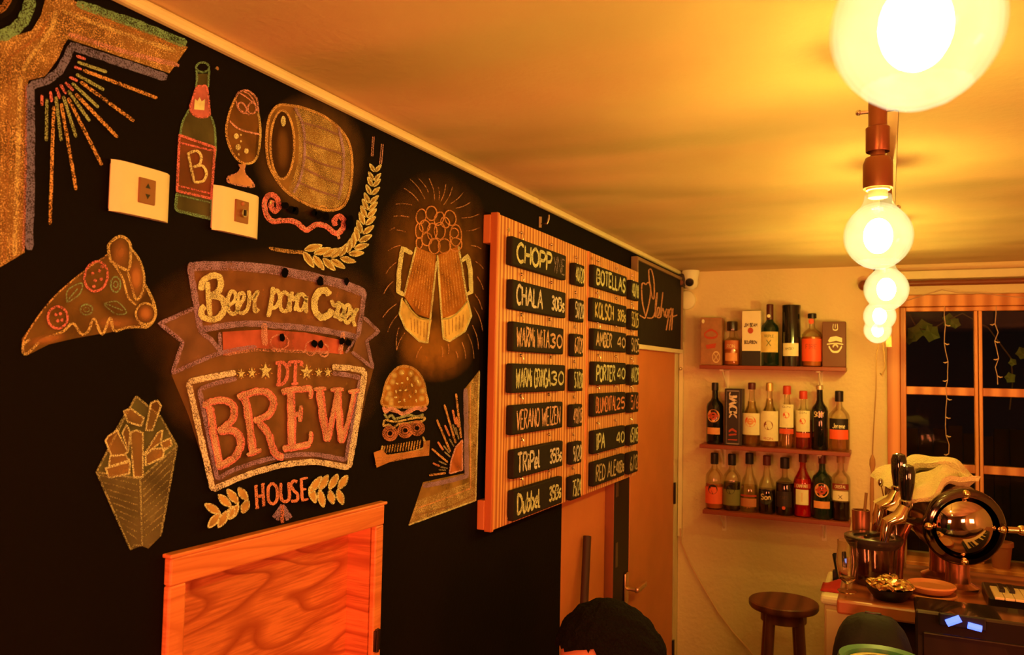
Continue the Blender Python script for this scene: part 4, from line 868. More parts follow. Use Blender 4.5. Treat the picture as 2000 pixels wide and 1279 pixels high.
def prof(H, r, shape):
    n = .0125 if r > .028 else .011
    P = {'round': [(0, .003), (r*.9, 0), (r, .006), (r, H*.56), (r*.93, H*.63), (r*.6, H*.70), (n*1.15, H*.76), (n, H*.80), (n, H)],
         'tall': [(0, .003), (r*.92, 0), (r, .006), (r, H*.62), (r*.9, H*.67), (n*1.5, H*.735), (n*1.1, H*.78), (n, H)],
         'bell': [(0, .003), (r*.95, 0), (r, .008), (r*1.02, H*.3), (r*.97, H*.45), (r*.78, H*.56), (r*.5, H*.65), (n*1.25, H*.73), (n, H*.79), (n, H)],
         'square': [(0, .003), (r*.96, 0), (r, .005), (r, H*.60), (r*.86, H*.66), (r*.5, H*.715), (n*1.1, H*.75), (n, H*.79), (n, H)],
         'waist': [(0, .003), (r*.95, 0), (r, .006), (r*.9, H*.18), (r*.98, H*.46), (r*1.04, H*.54), (r*.95, H*.61), (r*.62, H*.70), (n*1.3, H*.76), (n, H*.80), (n, H)],
         'squat': [(0, .003), (r*.96, 0), (r, .008), (r, H*.50), (r*.92, H*.585), (r*.5, H*.64), (n*1.05, H*.68), (n, H)]}[shape]
    return P
def bottle(px, ytop, zs_, wpx, label, shape, gm, cap, capH=.16, labs=(), liquid=None, lvl=.5, capr=1.25, cat='bottle', grp=None, yb=None):
    H = B(px, ytop, YC).z - zs_; x = B(px, 850, YC).x; r = wpx/2*YC/F*.97
    t = thing('bottle', label, cat, (x, YC, zs_), grp)
    pf = prof(H*.97, r, shape); MB().lathe(pf, (x, YC, zs_+.0005), n=24).build('glass_body', gm, t)
    if liquid:
        lp = [(max(0, q-.0022), h + (.004 if i < 2 else 0)) for i, (q, h) in enumerate(pf) if h < H*lvl]; lp[0] = (0, .006); rl = lp[-1][0]; lp += [(rl, H*lvl), (0, H*lvl)]
        MB().lathe(lp, (x, YC, zs_), n=20).build('liquid', liquid, t)
    n = pf[-1][0]; MB().lathe([(n*capr*.98, -H*capH), (n*capr, -H*capH+.004), (n*capr, 0), (n*capr*.8, .003), (0, .003)], (x, YC, zs_+H-.003), n=16).build('cap', cap, t)
    for lb in labs:
        z0, z1, ang, m_, tx, tc = (list(lb) + [None]*6)[:6]
        rr = r*1.012 + .0008
        if shape == 'bell': rr = r*1.035 + .0008
        if shape == 'waist': rr = r*1.06
        if z0 == 'disc':
            zc, rd = z1; mm = MB(); vs = [(x, YC-rr-.0004, zs_+H*zc)]; 
            mp = lambda s_, z: (x + rr*1.01*math.sin(s_/rr), YC - rr*1.01*math.cos(s_/rr), z)
            mm.poly([(H*rd*math.cos(k*.3142), zs_+H*zc+H*rd*math.sin(k*.3142)) for k in range(20)], mp); mm.build('round_label', m_, t)
            if tx:
                mp = lambda s_, z: (x + rr*1.03*math.sin(s_/rr), YC - rr*1.03*math.cos(s_/rr), z); mm = MB()
                if tx == 'ring': mm.ribbon([(H*rd*.45*math.cos(k*.6283), zs_+H*zc+H*rd*.45*math.sin(k*.6283)) for k in range(10)], H*rd*.3, mp, closed=True); mm.ribbon([(-H*rd*.85, zs_+H*zc), (H*rd*.85, zs_+H*zc)], H*rd*.28, mp)
                else: write(mm, tx, mp, -H*rd*.6, zs_+H*zc-H*rd*.35, H*rd*.7, H*rd*1.2, H*rd*.14, .01)
                mm.build('label_print', tc, t)
            continue
        arc(x, YC, zs_+H*z0, zs_+H*z1, rr, -ang, ang).build('paper_label', m_, t)
        if tx:
            mm = MB(); h = H*(z1-z0)
            for k, (s_, fz, fh, fwid) in enumerate(tx): curvetext(mm, s_, x, YC, rr*1.02, zs_+H*z0+h*fz, h*fh, r*fwid, h*fh*.14)
            mm.build('label_print', tc, t)
    return t
C_blk = mat('black_cap', (.012, .010, .012), .35); C_red = mat('red_cap', (.62, .06, .03), .35); C_gold = mat('gold_cap', (.75, .55, .2), .3, .6); C_cl = mat('clear_cap', (.75, .6, .35), .3); C_maroon = mat('maroon_cap', (.10, .015, .015), .35)
P_cream = mat('paper_cream', (.85, .82, .56), .6, noise=.12, nscale=60); P_yel = mat('paper_yellow', (.78, .62, .24), .6, noise=.15, nscale=60); P_red = mat('paper_red', (.75, .10, .04), .5); P_or = mat('paper_orange', (.80, .36, .14), .5, noise=.2, nscale=60)
P_blk = mat('paper_black', (.015, .012, .012), .5); P_ink = mat('print_ink', (.09, .04, .03), .6); P_rink = mat('red_ink', (.50, .06, .03), .6); P_gink = mat('gold_ink', (.75, .55, .3), .5); P_olive = mat('paper_olive', (.20, .20, .07), .6)
K_blk = mat('black_glass', (.006, .007, .008), .06, coat=.5); K_grn = mat('dark_green_glass', (.008, .022, .012), .07, coat=.5)
L_amb = mat('amber_liquid', (.45, .13, .02), .15); L_dark = mat('dark_liquid', (.012, .006, .006), .12); L_red = mat('red_liquid', (.55, .02, .02), .12); L_or = mat('orange_liquid', (.75, .12, .03), .2); L_pale = glass('pale_liquid', (.93, .82, .58)); L_pink = glass('pink_liquid', (.9, .35, .25)); L_grn = glass('olive_liquid', (.40, .42, .16)); L_mar = mat('maroon_liquid', (.10, .012, .014), .12)
def carton(px0, px1, ytop, zs_, label, m_, prints, name='bottle_box', cat='box', cyl=False, depth=.075):
    x0, x1 = B(px0, 850, YC-.035).x, B(px1, 850, YC-.035).x; H = B((px0+px1)/2, ytop, YC-.035).z - zs_
    t = thing(name, label, cat, ((x0+x1)/2, YC, zs_)); yf = YC-.036
    if cyl:
        r = (x1-x0)/2; MB().lathe([(0, 0), (r, 0), (r, H), (r*.9, H+.002), (0, H+.002)], ((x0+x1)/2, YC, zs_), n=28).build('tube', m_, t)
        mpf = lambda u, v: ((x0+x1)/2 + r*1.01*math.sin((u-.5)*1.9), YC - r*1.01*math.cos((u-.5)*1.9), zs_+H*v)
        MB().lathe([(r*1.02, H-.012), (r*1.02, H+.002), (0, H+.0025)], ((x0+x1)/2, YC, zs_), n=28).build('lid', m_, t)
    else:
        MB().box((x0, yf, zs_+.0005), (x1, yf+depth, zs_+H), .002).build('carton', m_, t)
        mpf = lambda u, v: (x0+(x1-x0)*u, yf-.0006, zs_+H*v)
    mpf2 = lambda u, v: (Vector(mpf(u, v)) + Vector((0, -.0006, 0)))[:]
    for nmx, mm, fn in prints:
        m = MB(); fn(m, mpf, mpf2); m.build(nmx, mm, t)
    return t
def rect(u0, v0, u1, v1):
    def f(m, a, b_):
        n = 8; vs = []; 
        for i in range(n+1): vs += [a(u0+(u1-u0)*i/n, v0), a(u0+(u1-u0)*i/n, v1)]
        m.add(vs, [(2*i, 2*i+2, 2*i+3, 2*i+1) for i in range(n)])
    return f
def disc(u, v, ru, rv):
    return lambda m, a, b_: m.poly([(u+ru*math.cos(k*.35), v+rv*math.sin(k*.35)) for k in range(18)], b_)
def txt(s_, u, v, h, wdt, lw, rot=False):
    def f(m, a, b_):
        if rot: write(m, s_, lambda p_, q_: b_(u + q_, v - p_), 0, 0, h, wdt, lw, .005)
        else: write(m, s_, b_, u, v, h, wdt, lw, .01)
    return f
# top shelf
carton(1367, 1408, 620, Z1, 'patterned brown gift box at the left end of the top shelf', mat('brown_print_box', (.42, .19, .09), .5, noise=.4, nscale=40),
       [('crest_print', P_rink, lambda m, a, b_: (m.ribbon([(.2,.66),(.5,.74),(.8,.66),(.7,.58),(.3,.58)], .045, b_, True, step=.03), m.poly([(.25,.42),(.75,.46),(.7,.36),(.3,.34)], b_))),
        ('wheel_print', P_gink, lambda m, a, b_: (m.ribbon([(.75+.17*math.cos(k*.63), .17+.11*math.sin(k*.63)) for k in range(10)], .03, b_, True, step=.03), m.ribbon([(.65,.1),(.85,.24)], .02, b_), m.ribbon([(.65,.24),(.85,.1)], .02, b_))), ('dot_print', P_cream, disc(.12, .92, .07, .045))])
bottle(1429, 627, Z1, 31, 'squat amber bottle with a clear round stopper on the top shelf', 'squat', g_clear, mat('stopper', (.03, .015, .01), .1, coat=1), .2, [(.36, .56, .9, mat('peach_label', (.55, .16, .07), .5), [('RON', .35, .4, 1.0)], P_gink), (.10, .28, .8, P_or)], L_amb, .56, 2.0)
carton(1448, 1485, 607, Z1, 'white carton with black base and red round seal on the top shelf', mat('white_carton', (.84, .74, .55), .5),
       [('black_base', P_blk, rect(0, 0, 1, .27)), ('seal_print', P_rink, disc(.46, .64, .15, .055)), ('lettering', P_ink, txt('JIM BEAM', .12, .71, .06, .7, .018)), ('small_lettering', P_ink, txt('BOURBON', .14, .40, .055, .66, .018))])
bottle(1503, 594, Z1, 34, 'dark green whiskey bottle with a yellow label, taller than its neighbours on the top shelf', 'tall', K_grn, C_maroon, .24, [(.22, .55, 1.15, P_yel, [('TRIPLE', .78, .12, 1.1), ('X', .45, .3, .5)], P_olive), ('disc', (.80, .028), None, P_cream, None, None)], None)
carton(1525, 1562, 596, Z1, 'glossy black cylindrical whisky tube with a cream band on the top shelf', mat('gloss_black', (.012, .010, .010), .12, coat=1), [('cream_band', P_cream, rect(0, .17, 1, .38)), ('lettering', P_olive, txt('WHISKY', .2, .27, .04, .5, .01))], cyl=True)
bottle(1586, 612, Z1, 37, 'whiskey bottle with a bright orange-red label and black cap on the top shelf', 'square', g_clear, C_blk, .08, [(.10, .52, 1.2, mat('fire_label', (.88, .10, .035), .5), [('FIRE', .65, .2, 1.1)], P_rink), ('disc', (.84, .05), None, P_red, None, None)], L_amb, .56, 1.5)
carton(1606, 1652, 628, Z1, 'dark brown box with a white emblem at the right end of the top shelf', mat('chocolate_box', (.16, .045, .022), .5),
       [('emblem', P_cream, lambda m, a, b_: (m.poly([(.25,.58),(.35,.66),(.6,.68),(.85,.64),(.85,.54),(.6,.58),(.3,.54)], b_), m.ribbon([(.2,.5),(.55,.52),(.9,.5)], .03, b_, step=.03), m.ribbon([(.28,.46),(.4,.36),(.56,.33),(.72,.36),(.84,.46)], .05, b_, step=.03), m.ribbon([(.45,.44),(.56,.50),(.68,.44)], .05, b_, step=.03))),
        ('monogram', P_cream, lambda m, a, b_: (m.ribbon([(.48,.95),(.46,.84),(.56,.81),(.66,.84),(.64,.95)], .03, b_, step=.03), m.ribbon([(.56,.95),(.56,.85)], .03, b_)))])
# middle shelf
bottle(1396, 747, Z2, 33, 'black vermouth bottle with a round label, leftmost on the middle shelf', 'tall', K_blk, C_blk, .12, [('disc', (.46, .105), None, P_or, 'ring', P_rink), (.16, .27, .8, P_or)], None)
carton(1415, 1449, 759, Z2, 'black carton with white lettering running down its front on the middle shelf', mat('jack_black', (.012, .011, .012), .4),
       [('border', mat('grey_ink', (.30, .26, .26), .5), lambda m, a, b_: m.ribbon([(.12,.03),(.12,.96),(.84,.96),(.84,.03)], .02, b_, True, False, .02, .1)),
        ('lettering', mat('white_ink', (.75, .62, .55), .5), lambda m, a, b_: write(m, 'JACK', lambda p_, q_: b_(.26 + q_*.46, .93 - p_), 0, 0, 1.0, .44, .045, .005)),
        ('small_print', P_rink, lambda m, a, b_: (m.ribbon([(.25,.24),(.45,.28),(.7,.24)], .04, b_, step=.04), m.ribbon([(.25,.18),(.7,.2)], .03, b_, step=.04), m.ribbon([(.2,.10),(.75,.10)], .02, b_, step=.04)))])
bottle(1468, 747, Z2, 34, 'clear rum bottle with an oval cream label and red round seal on the middle shelf', 'bell', g_clear, C_maroon, .10, [(.18, .52, 1.1, P_cream), ('disc', (.39, .085), None, P_red, 'ring', P_or)], L_pale, .7, 1.35)
bottle(1503, 747, Z2, 34, 'clear rum bottle with a wide cream label marked 31 on the middle shelf', 'bell', g_clear, C_gold, .12, [(.10, .56, 1.2, P_cream, [('RON', .08, .08, 1.0)], P_rink), ('disc', (.34, .07), None, mat('maroon_disc', (.22, .03, .02), .5), '31', P_cream)], L_pale, .75, 1.3)
bottle(1537, 753, Z2, 29, 'clear gin bottle with red cap and cream label, left of the smaller one like it', 'square', g_clear, C_red, .13, [(.33, .70, 1.0, P_cream, [('GIN', .9, .08, 1.0)], P_ink), ('disc', (.53, .05), None, P_red, None, None), (.23, .31, 1.0, P_red)], L_pale, .7, 1.4)
bottle(1569, 763, Z2, 28, 'small pink gin bottle with red cap on the middle shelf', 'square', g_clear, C_red, .13, [(.30, .66, 1.0, P_cream, [('GIN', .9, .08, 1.0)], P_ink), ('disc', (.48, .05), None, P_red, None, None), (.20, .28, 1.0, P_red)], L_pink, .5, 1.4)
bottle(1601, 752, Z2, 30, 'plain black bottle with small gold lettering, second from right on the middle shelf', 'tall', K_blk, mat('silver_cap', (.7, .6, .4), .3, .7), .06, [(.50, .60, .7, K_blk, [('SKYY', .5, .8, 1.2)], P_gink)], None)
bottle(1639, 763, Z2, 37, 'clear bottle with a black and orange-red label, rightmost on the middle shelf', 'round', g_clear, C_blk, .17, [(.36, .54, 1.0, P_blk, [('Jerene', .35, .45, 1.2)], P_cream), (.20, .36, 1.0, mat('bright_orange', (.9, .12, .04), .5))], L_pale, .35, 1.4)
# bottom shelf
bottle(1396, 884, Z3, 34, 'clear liqueur bottle with red base label and round black seal, leftmost on the bottom shelf', 'round', g_clear, C_blk, .19, [(.10, .40, 1.25, mat('coral_label', (.85, .13, .06), .5)), ('disc', (.36, .085), None, P_blk, None, None)], L_amb, .45, 1.45)
bottle(1430, 886, Z3, 34, 'liqueur bottle with olive label and round black seal on the bottom shelf', 'round', g_clear, C_blk, .19, [(.10, .38, 1.25, P_olive), ('disc', (.38, .08), None, P_blk, None, None)], L_grn, .5, 1.45)
bottle(1464, 884, Z3, 33, 'pale textured bottle with a faded red label on the bottom shelf', 'bell', g_clear, C_blk, .18, [(.10, .24, 1.0, mat('faded_red', (.55, .20, .10), .6)), (.27, .30, 1.0, P_rink)], L_pale, .45, 1.45)
bottle(1498, 889, Z3, 32, 'clear necked liqueur bottle with slanted script on a dark round label', 'bell', g_clear, C_maroon, .16, [('disc', (.30, .13), None, P_blk, 'Son', P_gink)], L_dark, .42, 1.4)
bottle(1533, 893, Z3, 34, 'short dark coffee liqueur bottle with black cap on the bottom shelf', 'squat', g_clear, C_blk, .18, [(.15, .42, .9, mat('dark_label', (.03, .02, .02), .4), [('CAFE', .6, .2, .9)], P_ink), ('disc', (.14, .03), None, P_red, None, None)], L_dark, .56, 1.6)
bottle(1568, 885, Z3, 32, 'bright red bottle with a narrow cream label on the bottom shelf', 'waist', glass('red_glass', (.85, .06, .07)), C_maroon, .13, [(.46, .53, 1.0, P_rink, [('CAMPARI', .5, .7, 1.3)], P_cream), (.20, .44, .72, P_cream, [('I', .5, .5, .2)], P_gink)], L_red, .6, 1.35)
bottle(1606, 886, Z3, 36, 'dark green vermouth bottle with a round label on the bottom shelf', 'tall', K_grn, C_maroon, .14, [('disc', (.45, .11), None, P_or, 'ring', P_rink), (.17, .28, .85, P_or)], None, .5, 1.3)
bottle(1642, 884, Z3, 33, 'clear bottle half full of dark liquor, rightmost on the bottom shelf', 'tall', g_clear, mat('clear_brown_cap', (.45, .22, .1), .4), .14, [(.30, .44, .9, P_cream, [('X', .4, .4, .4)], P_ink), (.46, .55, .95, mat('maroon_label', (.25, .03, .02), .5), [('CRISTAL', .5, .5, 1.2)], P_cream)], L_dark, .28, 1.3)

# ------------------------------------------------------------------ window
t = senv('window_1', (WX0, YB, WZ0)); yc = YB-.012
def wbox(name, x0, x1, z0, z1, y0=YB-.02, y1=YB+.01, m_=M_win): return MB().box((x0, y0, z0), (x1, y1, z1), .003).build(name, m_, t)
xa, xb_, xc, xd_, xe = WX0, B(1758, 750, YB).x, B(1770, 750, YB).x, B(1903, 750, YB).x, B(1919, 750, YB).x
zt1, zt0 = WZ1, B(1850, 606, YB).z
pw = xd_-xc; xr1 = xe+pw; xr2 = xr1+(xc-xb_); WX1r = xr2 + (xb_-xa)
wbox('casing', xa, xb_, WZ0, zt1); wbox('casing', xr2, WX1r, WZ0, zt1); wbox('casing', xb_, xr2, zt0+.016, zt1, YB-.024)
wbox('sash_stile', xb_+.001, xc, WZ0+.002, zt0+.015, YB-.008, YB+.03); wbox('sash_stile', xr1, xr2-.001, WZ0+.002, zt0+.015, YB-.008, YB+.03)
wbox('sash_rail', xc, xr1, zt0-.004, zt0+.015, YB-.008, YB+.03)
wbox('mullion', xd_, xd_+(xe-xd_)*.45, WZ0+.002, zt0-.004, YB-.010, YB+.03); wbox('mullion', xd_+(xe-xd_)*.55, xe, WZ0+.002, zt0-.004, YB-.012, YB+.03)
rows = [(B(1850, 756, YB).z, B(1850, 772, YB).z), (B(1850, 905, YB).z, B(1850, 921, YB).z)]
for z1, z0 in rows:
    wbox('muntin', xc, xd_, z0, z1, YB-.006, YB+.026); wbox('muntin', xe, xr1, z0, z1, YB-.006, YB+.026)
wbox('sill', xa-.03, WX1r+.03, WZ0-.03, WZ0+.001, YB-.10, YB+.10)
lev = [zt0-.004, rows[0][0], rows[0][1], rows[1][0], rows[1][1], WZ0+.002]
for x0, x1 in ((xc, xd_), (xe, xr1)):
    for k in range(3):
        MB().add([(x0, YB+.012, lev[2*k+1]), (x1, YB+.012, lev[2*k+1]), (x1, YB+.012, lev[2*k]), (x0, YB+.012, lev[2*k])], [(0, 1, 2, 3)]).build('pane', M_glassdark, t)
# wooden curtain rod with ball end
zr = B(1800, 553, YB-.06).z; x0 = B(1688, 553, YB-.06).x
t = thing('curtain_rod', 'dark wooden curtain rod with a ball end above the window', 'curtain rod', (x0, YB-.06, zr))
m = MB().tube([(x0+.02, YB-.06, zr), (WX1r+.08, YB-.06, zr)], .0125, 12); m.build('rod', mat('rod_brown', (.22, .06, .025), .35, coat=.3), t)
MB().ball((x0-.002, YB-.06, zr-.004), .023, 16).build('finial', mat('rod_brown', (.2, .06, .02)), t)
for x in (x0+.05, WX1r): MB().tube([(x, YB-.001, zr), (x, YB-.06, zr)], .008).build('bracket', mat('rod_brown', (.2, .06, .02)), t)
MB().box((x0+.10, YB-.045, zr+.020), (WX1r+.05, YB-.002, zr+.055), .003).build('valance_board', M_trim, t)
# curtain of little lights, unlit
def string(name, label, px, ys_, seed):
    rg = random.Random(seed); pts = []
    for y in ys_: pts.append(B(px + rg.uniform(-4, 4) + (y-600)*.012, y, YB-.020))
    t = thing(name, label, 'string light', pts[0]); MB().tube(pts, .0016, 6).build('wire', mat('light_wire', (.55, .36, .26), .5), t)
    for p_ in pts[2::2]:
        s_ = rg.choice((-1, 1)); MB().tube([p_, p_ + Vector((s_*.010, -.003, -.006)), p_ + Vector((s_*.018, -.004, -.004))], [.002, .0028, .0015], 6).build('mini_lamp', mat('mini_lamp', (.7, .48, .3), .3), t)
string('string_light', 'unlit wire of tiny lamps hanging down the left window panes', 1847, list(range(598, 890, 18)), 4)
string('string_light', 'unlit wire of tiny lamps hanging in the right upper window pane', 1946, list(range(598, 765, 17)), 9)
pts = [B(x, y, YB-.028) for x, y in ((1762,590),(1800,578),(1840,566),(1872,572),(1910,572),(1960,578),(2010,582),(2060,580))]
tag(MB().tube(pts, .0015, 5).build('light_cord', mat('light_wire', (.5, .3, .2)), loc=pts[0]), 'thin cord strung across the top of the window casing', 'cord')
# outside: ivy leaves and twig in the dark, ground
leafm = mat('ivy_leaf', (.20, .30, .07), .6, noise=.3, nscale=30)
t = thing('ivy', 'green ivy leaves outside the upper window panes', 'plant', B(1810, 640, 4.25))
for px, py, s_, a in ((1802,642,.052,.4),(1818,650,.048,-.5),(1786,652,.046,1.2),(1778,660,.04,2),(1853,626,.04,.2),(1865,632,.03,1.0),(1972,738,.03,.5),(1996,690,.035,.7),(1978,708,.022,2)):
    c = B(px, py, 4.25 + random.uniform(-.05, .05)); pts = []
    for k, rr in enumerate((1, .72, .92, .66, .84, .55, .8, .68, .95, .74)):
        q = a + k*.6283; pts.append((c.x + s_*rr*math.cos(q)*.9, c.y + .3*s_*math.sin(q*2), c.z + s_*rr*math.sin(q)))
    m = MB(); m.add([c + Vector((0, -.006, 0))] + pts, [(0, i+1, (i+1) % 10+1) for i in range(10)]); m.build('leaf', leafm, t)
m = MB().tube([B(x, y, 4.27) for x, y in ((1770,600),(1790,640),(1815,646),(1850,625),(1880,612),(1930,640),(1975,700),(1978,745),(1972,800))], .003, 5); m.build('vine', mat('vine', (.12, .08, .04), .8), t)
struct(MB().box((-1, YB+.2, -.3), (4, YB+5, -.25)).build('ground_outside', mat('dark_earth', (.02, .015, .012), .9)))
m = MB()
for k in range(60): m.box((-.8+k*.075, 5.2, -.2), (-.8+k*.075+.07, 5.23, 1.45+.03*math.sin(k*1.7)))
tag(m.build('garden_fence', mat('dark_fence', (.035, .02, .015), .8), loc=(1, 5.2, -.2)), 'dark board fence out in the garden behind the window', 'fence')
# potted cactus on the sill
p = Vector((B(1955, 1050, YB-.05).x, YB-.045, WZ0+.0012)); t = thing('potted_cactus', 'small cactus in a terracotta pot on the window sill', 'plant', p)
MB().lathe([(0, 0), (.030, 0), (.040, .085), (.045, .087), (.045, .105), (.038, .105), (.036, .085), (0, .085)], p, n=20).build('pot', mat('terracotta', (.40, .13, .06), .8), t)
m = MB(); n = 20; vs = []; fs = []
for k, (r_, h) in enumerate(((.014, .085), (.019, .11), (.021, .15), (.020, .20), (.014, .235), (.001, .245))):
    for i in range(n): q = 2*math.pi*i/n; rr = r_*(1 if i % 2 else .8); vs.append((p.x-.012+rr*math.cos(q), p.y+rr*math.sin(q), p.z+h))
for k in range(5):
    for i in range(n): j = (i+1) % n; fs.append((k*n+i, k*n+j, (k+1)*n+j, (k+1)*n+i))
m.add(vs, fs); m.build('cactus', mat('cactus_green', (.06, .10, .04), .7), t)

# ------------------------------------------------------------------ hanging globe bulbs
def emis_mat():
    m, nt, b = nm('bulb_core'); nt.nodes.remove(b); e = nt.nodes.new('ShaderNodeEmission'); e.inputs[0].default_value = (*BULB_C, 1); e.inputs[1].default_value = BULB_E
    nt.links.new(e.outputs[0], nt.nodes['Material Output'].inputs[0]); return m
def shell_mat(nmn='bulb_glass', ec=(1, .80, .26, 1), es=1.05, lo=.30, hi=.52):
    m, nt, b = nm(nmn); N = nt.nodes.new; K = nt.links.new; nt.nodes.remove(b)
    e = N('ShaderNodeEmission'); e.inputs[0].default_value = ec; e.inputs[1].default_value = es
    tr_ = N('ShaderNodeBsdfTransparent'); tr_.inputs[0].default_value = (1, .96, .85, 1)
    g = N('ShaderNodeBsdfGlossy'); g.inputs['Roughness'].default_value = .05
    tc = N('ShaderNodeTexCoord'); n = N('ShaderNodeTexNoise'); n.inputs['Scale'].default_value = 30; K(tc.outputs['Object'], n.inputs['Vector'])
    mr = N('ShaderNodeMapRange'); mr.inputs[1].default_value = .35; mr.inputs[2].default_value = .65; mr.inputs[3].default_value = lo; mr.inputs[4].default_value = hi; K(n.outputs['Fac'], mr.inputs[0])
    mx = N('ShaderNodeMixShader'); K(mr.outputs[0], mx.inputs[0]); K(tr_.outputs[0], mx.inputs[1]); K(e.outputs[0], mx.inputs[2])
    m2 = N('ShaderNodeMixShader'); m2.inputs[0].default_value = .04; K(mx.outputs[0], m2.inputs[1]); K(g.outputs[0], m2.inputs[2])
    K(m2.outputs[0], nt.nodes['Material Output'].inputs[0]); return m
RB = .0475
def pendant(loc, label):
    x, y, z = loc; t = thing('pendant_bulb', label, 'lamp', (x, y, z), 'row of globe bulbs under the ceiling')
    MB().lathe([(RB*math.sin(R(a)), -RB*math.cos(R(a))) for a in range(0, 147, 7)] + [(RB*.50, RB*.92), (RB*.44, RB*1.02), (RB*.40, RB*1.14), (RB*.38, RB*1.28)], loc, n=56).build('globe', SHELL, t)
    m = MB().ball(loc, RB*.42, 24, (1, 1, 1.3)); m.build('glowing_core', CORE, t)
    for q in (.44, .47, .52, .58, .66, .74, .82, .90, .96): MB().ball(loc, RB*q, 28, (1, 1, 1.08)).build('inner_coating', HALO, t)  # nested emissive shells added so the glow fades softly from core to globe
    zs_ = z+RB*1.28
    MB().lathe([(.0135, -.004), (.0135, .006), (.0165, .007), (.0165, .011)], (x, y, zs_), n=20).build('screw_base', M_cream, t)
    MB().lathe([(0, .010), (.020, .010), (.0205, .014), (.0205, .046), (.017, .055), (.010, .058), (.010, .066)], (x, y, zs_), n=24).build('socket', M_copper, t)
    zt = zs_+.064
    MB().lathe([(.016, 0), (.0165, .001), (.0165, .036), (.0135, .038)], (x, y, zt), n=20).build('collar', M_copper, t)
    MB().lathe([(.0128, .036), (.0128, ZC-zt-.0005)], (x, y, zt), n=20).build('pipe', M_copper, t)
    m = MB().tube([(x-.026, y, zt+.062), (x+.026, y, zt+.062)], .003, 8).ball((x-.026, y, zt+.062), .0045, 8).ball((x+.026, y, zt+.062), .0045, 8); m.build('clamp_screw', M_nail, t)
    return t
SHELL = shell_mat(); HALO = shell_mat('bulb_coating', (1, .93, .58, 1), 2.4, .09, .20); CORE = emis_mat()
pos = [(1788, 52, .52), (1715, 461, 1.28), (1731, 565, 1.99), (1718, 617, 2.72), (1714, 644, 3.2)]
zb = B(*pos[1]).z; lab = ['large nearest globe bulb glowing at the top right of the view', 'glowing globe bulb hanging from a copper pipe, second from the viewer', 'third glowing globe bulb of the row, in front of the back wall', 'fourth globe bulb in the row, half hidden by the third', 'farthest globe bulb of the row, with a cord hanging below it']
c0 = B(*pos[1]); proto = pendant(c0, lab[1])
for k in (0, 2, 3, 4):
    c = B(*pos[k]); q = copy_tree(proto, None, None); q.location = c; q['label'] = lab[k]
    for ch in q.children:
        if ch.name.startswith('pipe'):           # pipe length follows the ceiling
            me = ch.data.copy(); ch.data = me
            for v in me.vertices:
                if v.co.z > .2: v.co.z = ZC - c.z - .0005
mb = MB().box((c0.x+.012, .45, ZC-.006), (c0.x+.032, 3.3, ZC-.0005), .001)
tag(mb.build('ceiling_batten', M_copper, loc=(c0.x+.02, .5, ZC-.01)), 'thin brown cable channel on the ceiling linking the row of bulbs', 'channel')
# cord below the last bulb
yk = 3.45
t = thing('tassel_cord', 'brown cord with a knotted tassel hanging on the wall below the bulbs', 'cord', B(1712, 668, yk))
c = MB().tube([B(x, y, yk) for x, y in ((1722,660),(1716,672),(1712,690),(1711,760),(1706,840),(1704,890))], .0022, 6); c.build('cord', mat('cord_brown', (.30, .16, .06), .7), t)
MB().tube([B(x, y, yk) for x, y in ((1722,660),(1727,690),(1728,720),(1722,735),(1719,728))], .003, 6).build('loop', mat('cord_brown', (.3, .16, .06)), t)
MB().tube([B(x, y, yk) for x, y in ((1704,888),(1704,897),(1704,908),(1704,922),(1703,945),(1703,975),(1701,1020))], [.003, .010, .011, .005, .007, .008, .003], 8).build('tassel', mat('tassel', (.42, .20, .08), .8, noise=.3), t)
MB().box(B(1732, 668, yk) + Vector((-.004, 0, -.02)), B(1742, 655, yk) + Vector((0, .01, 0)), .001).build('tag', M_copper, t)
MB().tube([B(1722, 660, yk), (B(1714, 644, 3.2).x, 3.3, ZC-.02), (B(1714, 644, 3.2).x, 3.22, ZC-.006)], .002, 6).build('lead', mat('cord_brown', (.3, .16, .06)), t)

# ------------------------------------------------------------------ person in the foreground, seated
def skin_mesh(name, verts, edges, radii, m_, parent, sub=2, root=0):
    me = bpy.data.meshes.new(name); org = root_loc(parent); me.from_pydata([tuple(Vector(v)-org) for v in verts], edges, [])
    o = bpy.data.objects.new(name, me); COL.objects.link(o); o.parent = parent
    sk = o.modifiers.new('skin', 'SKIN'); sv = me.skin_vertices[0].data
    for i, r_ in enumerate(radii): sv[i].radius = r_ if isinstance(r_, tuple) else (r_, r_); sv[i].use_root = (i == root)
    sk.use_smooth_shade = True; ss = o.modifiers.new('sub', 'SUBSURF'); ss.levels = sub; ss.render_levels = sub
    me.materials.append(m_); return o
HC = B(1192, 1293, 1.55)                      # centre of the head
t = thing('person', 'person with short dark hair seated with head bowed, seen from above', 'person', (HC.x+.06, HC.y+.12, 0))
fd = Vector((-.66, -.58, -.52)).normalized(); sd = fd.cross(Vector((0, 0, 1))).normalized(); ud = sd.cross(fd).normalized()
def hd(a, b_, c): return HC + fd*a + sd*b_ + ud*c
skin = mat('skin', (.62, .25, .13), .5); hairm = mat('dark_hair', (.0045, .003, .003), .85, noise=.4, nscale=90, bump=.8, bscale=150, spec=.15)
shirt = mat('dark_shirt', (.03, .02, .02), .8)
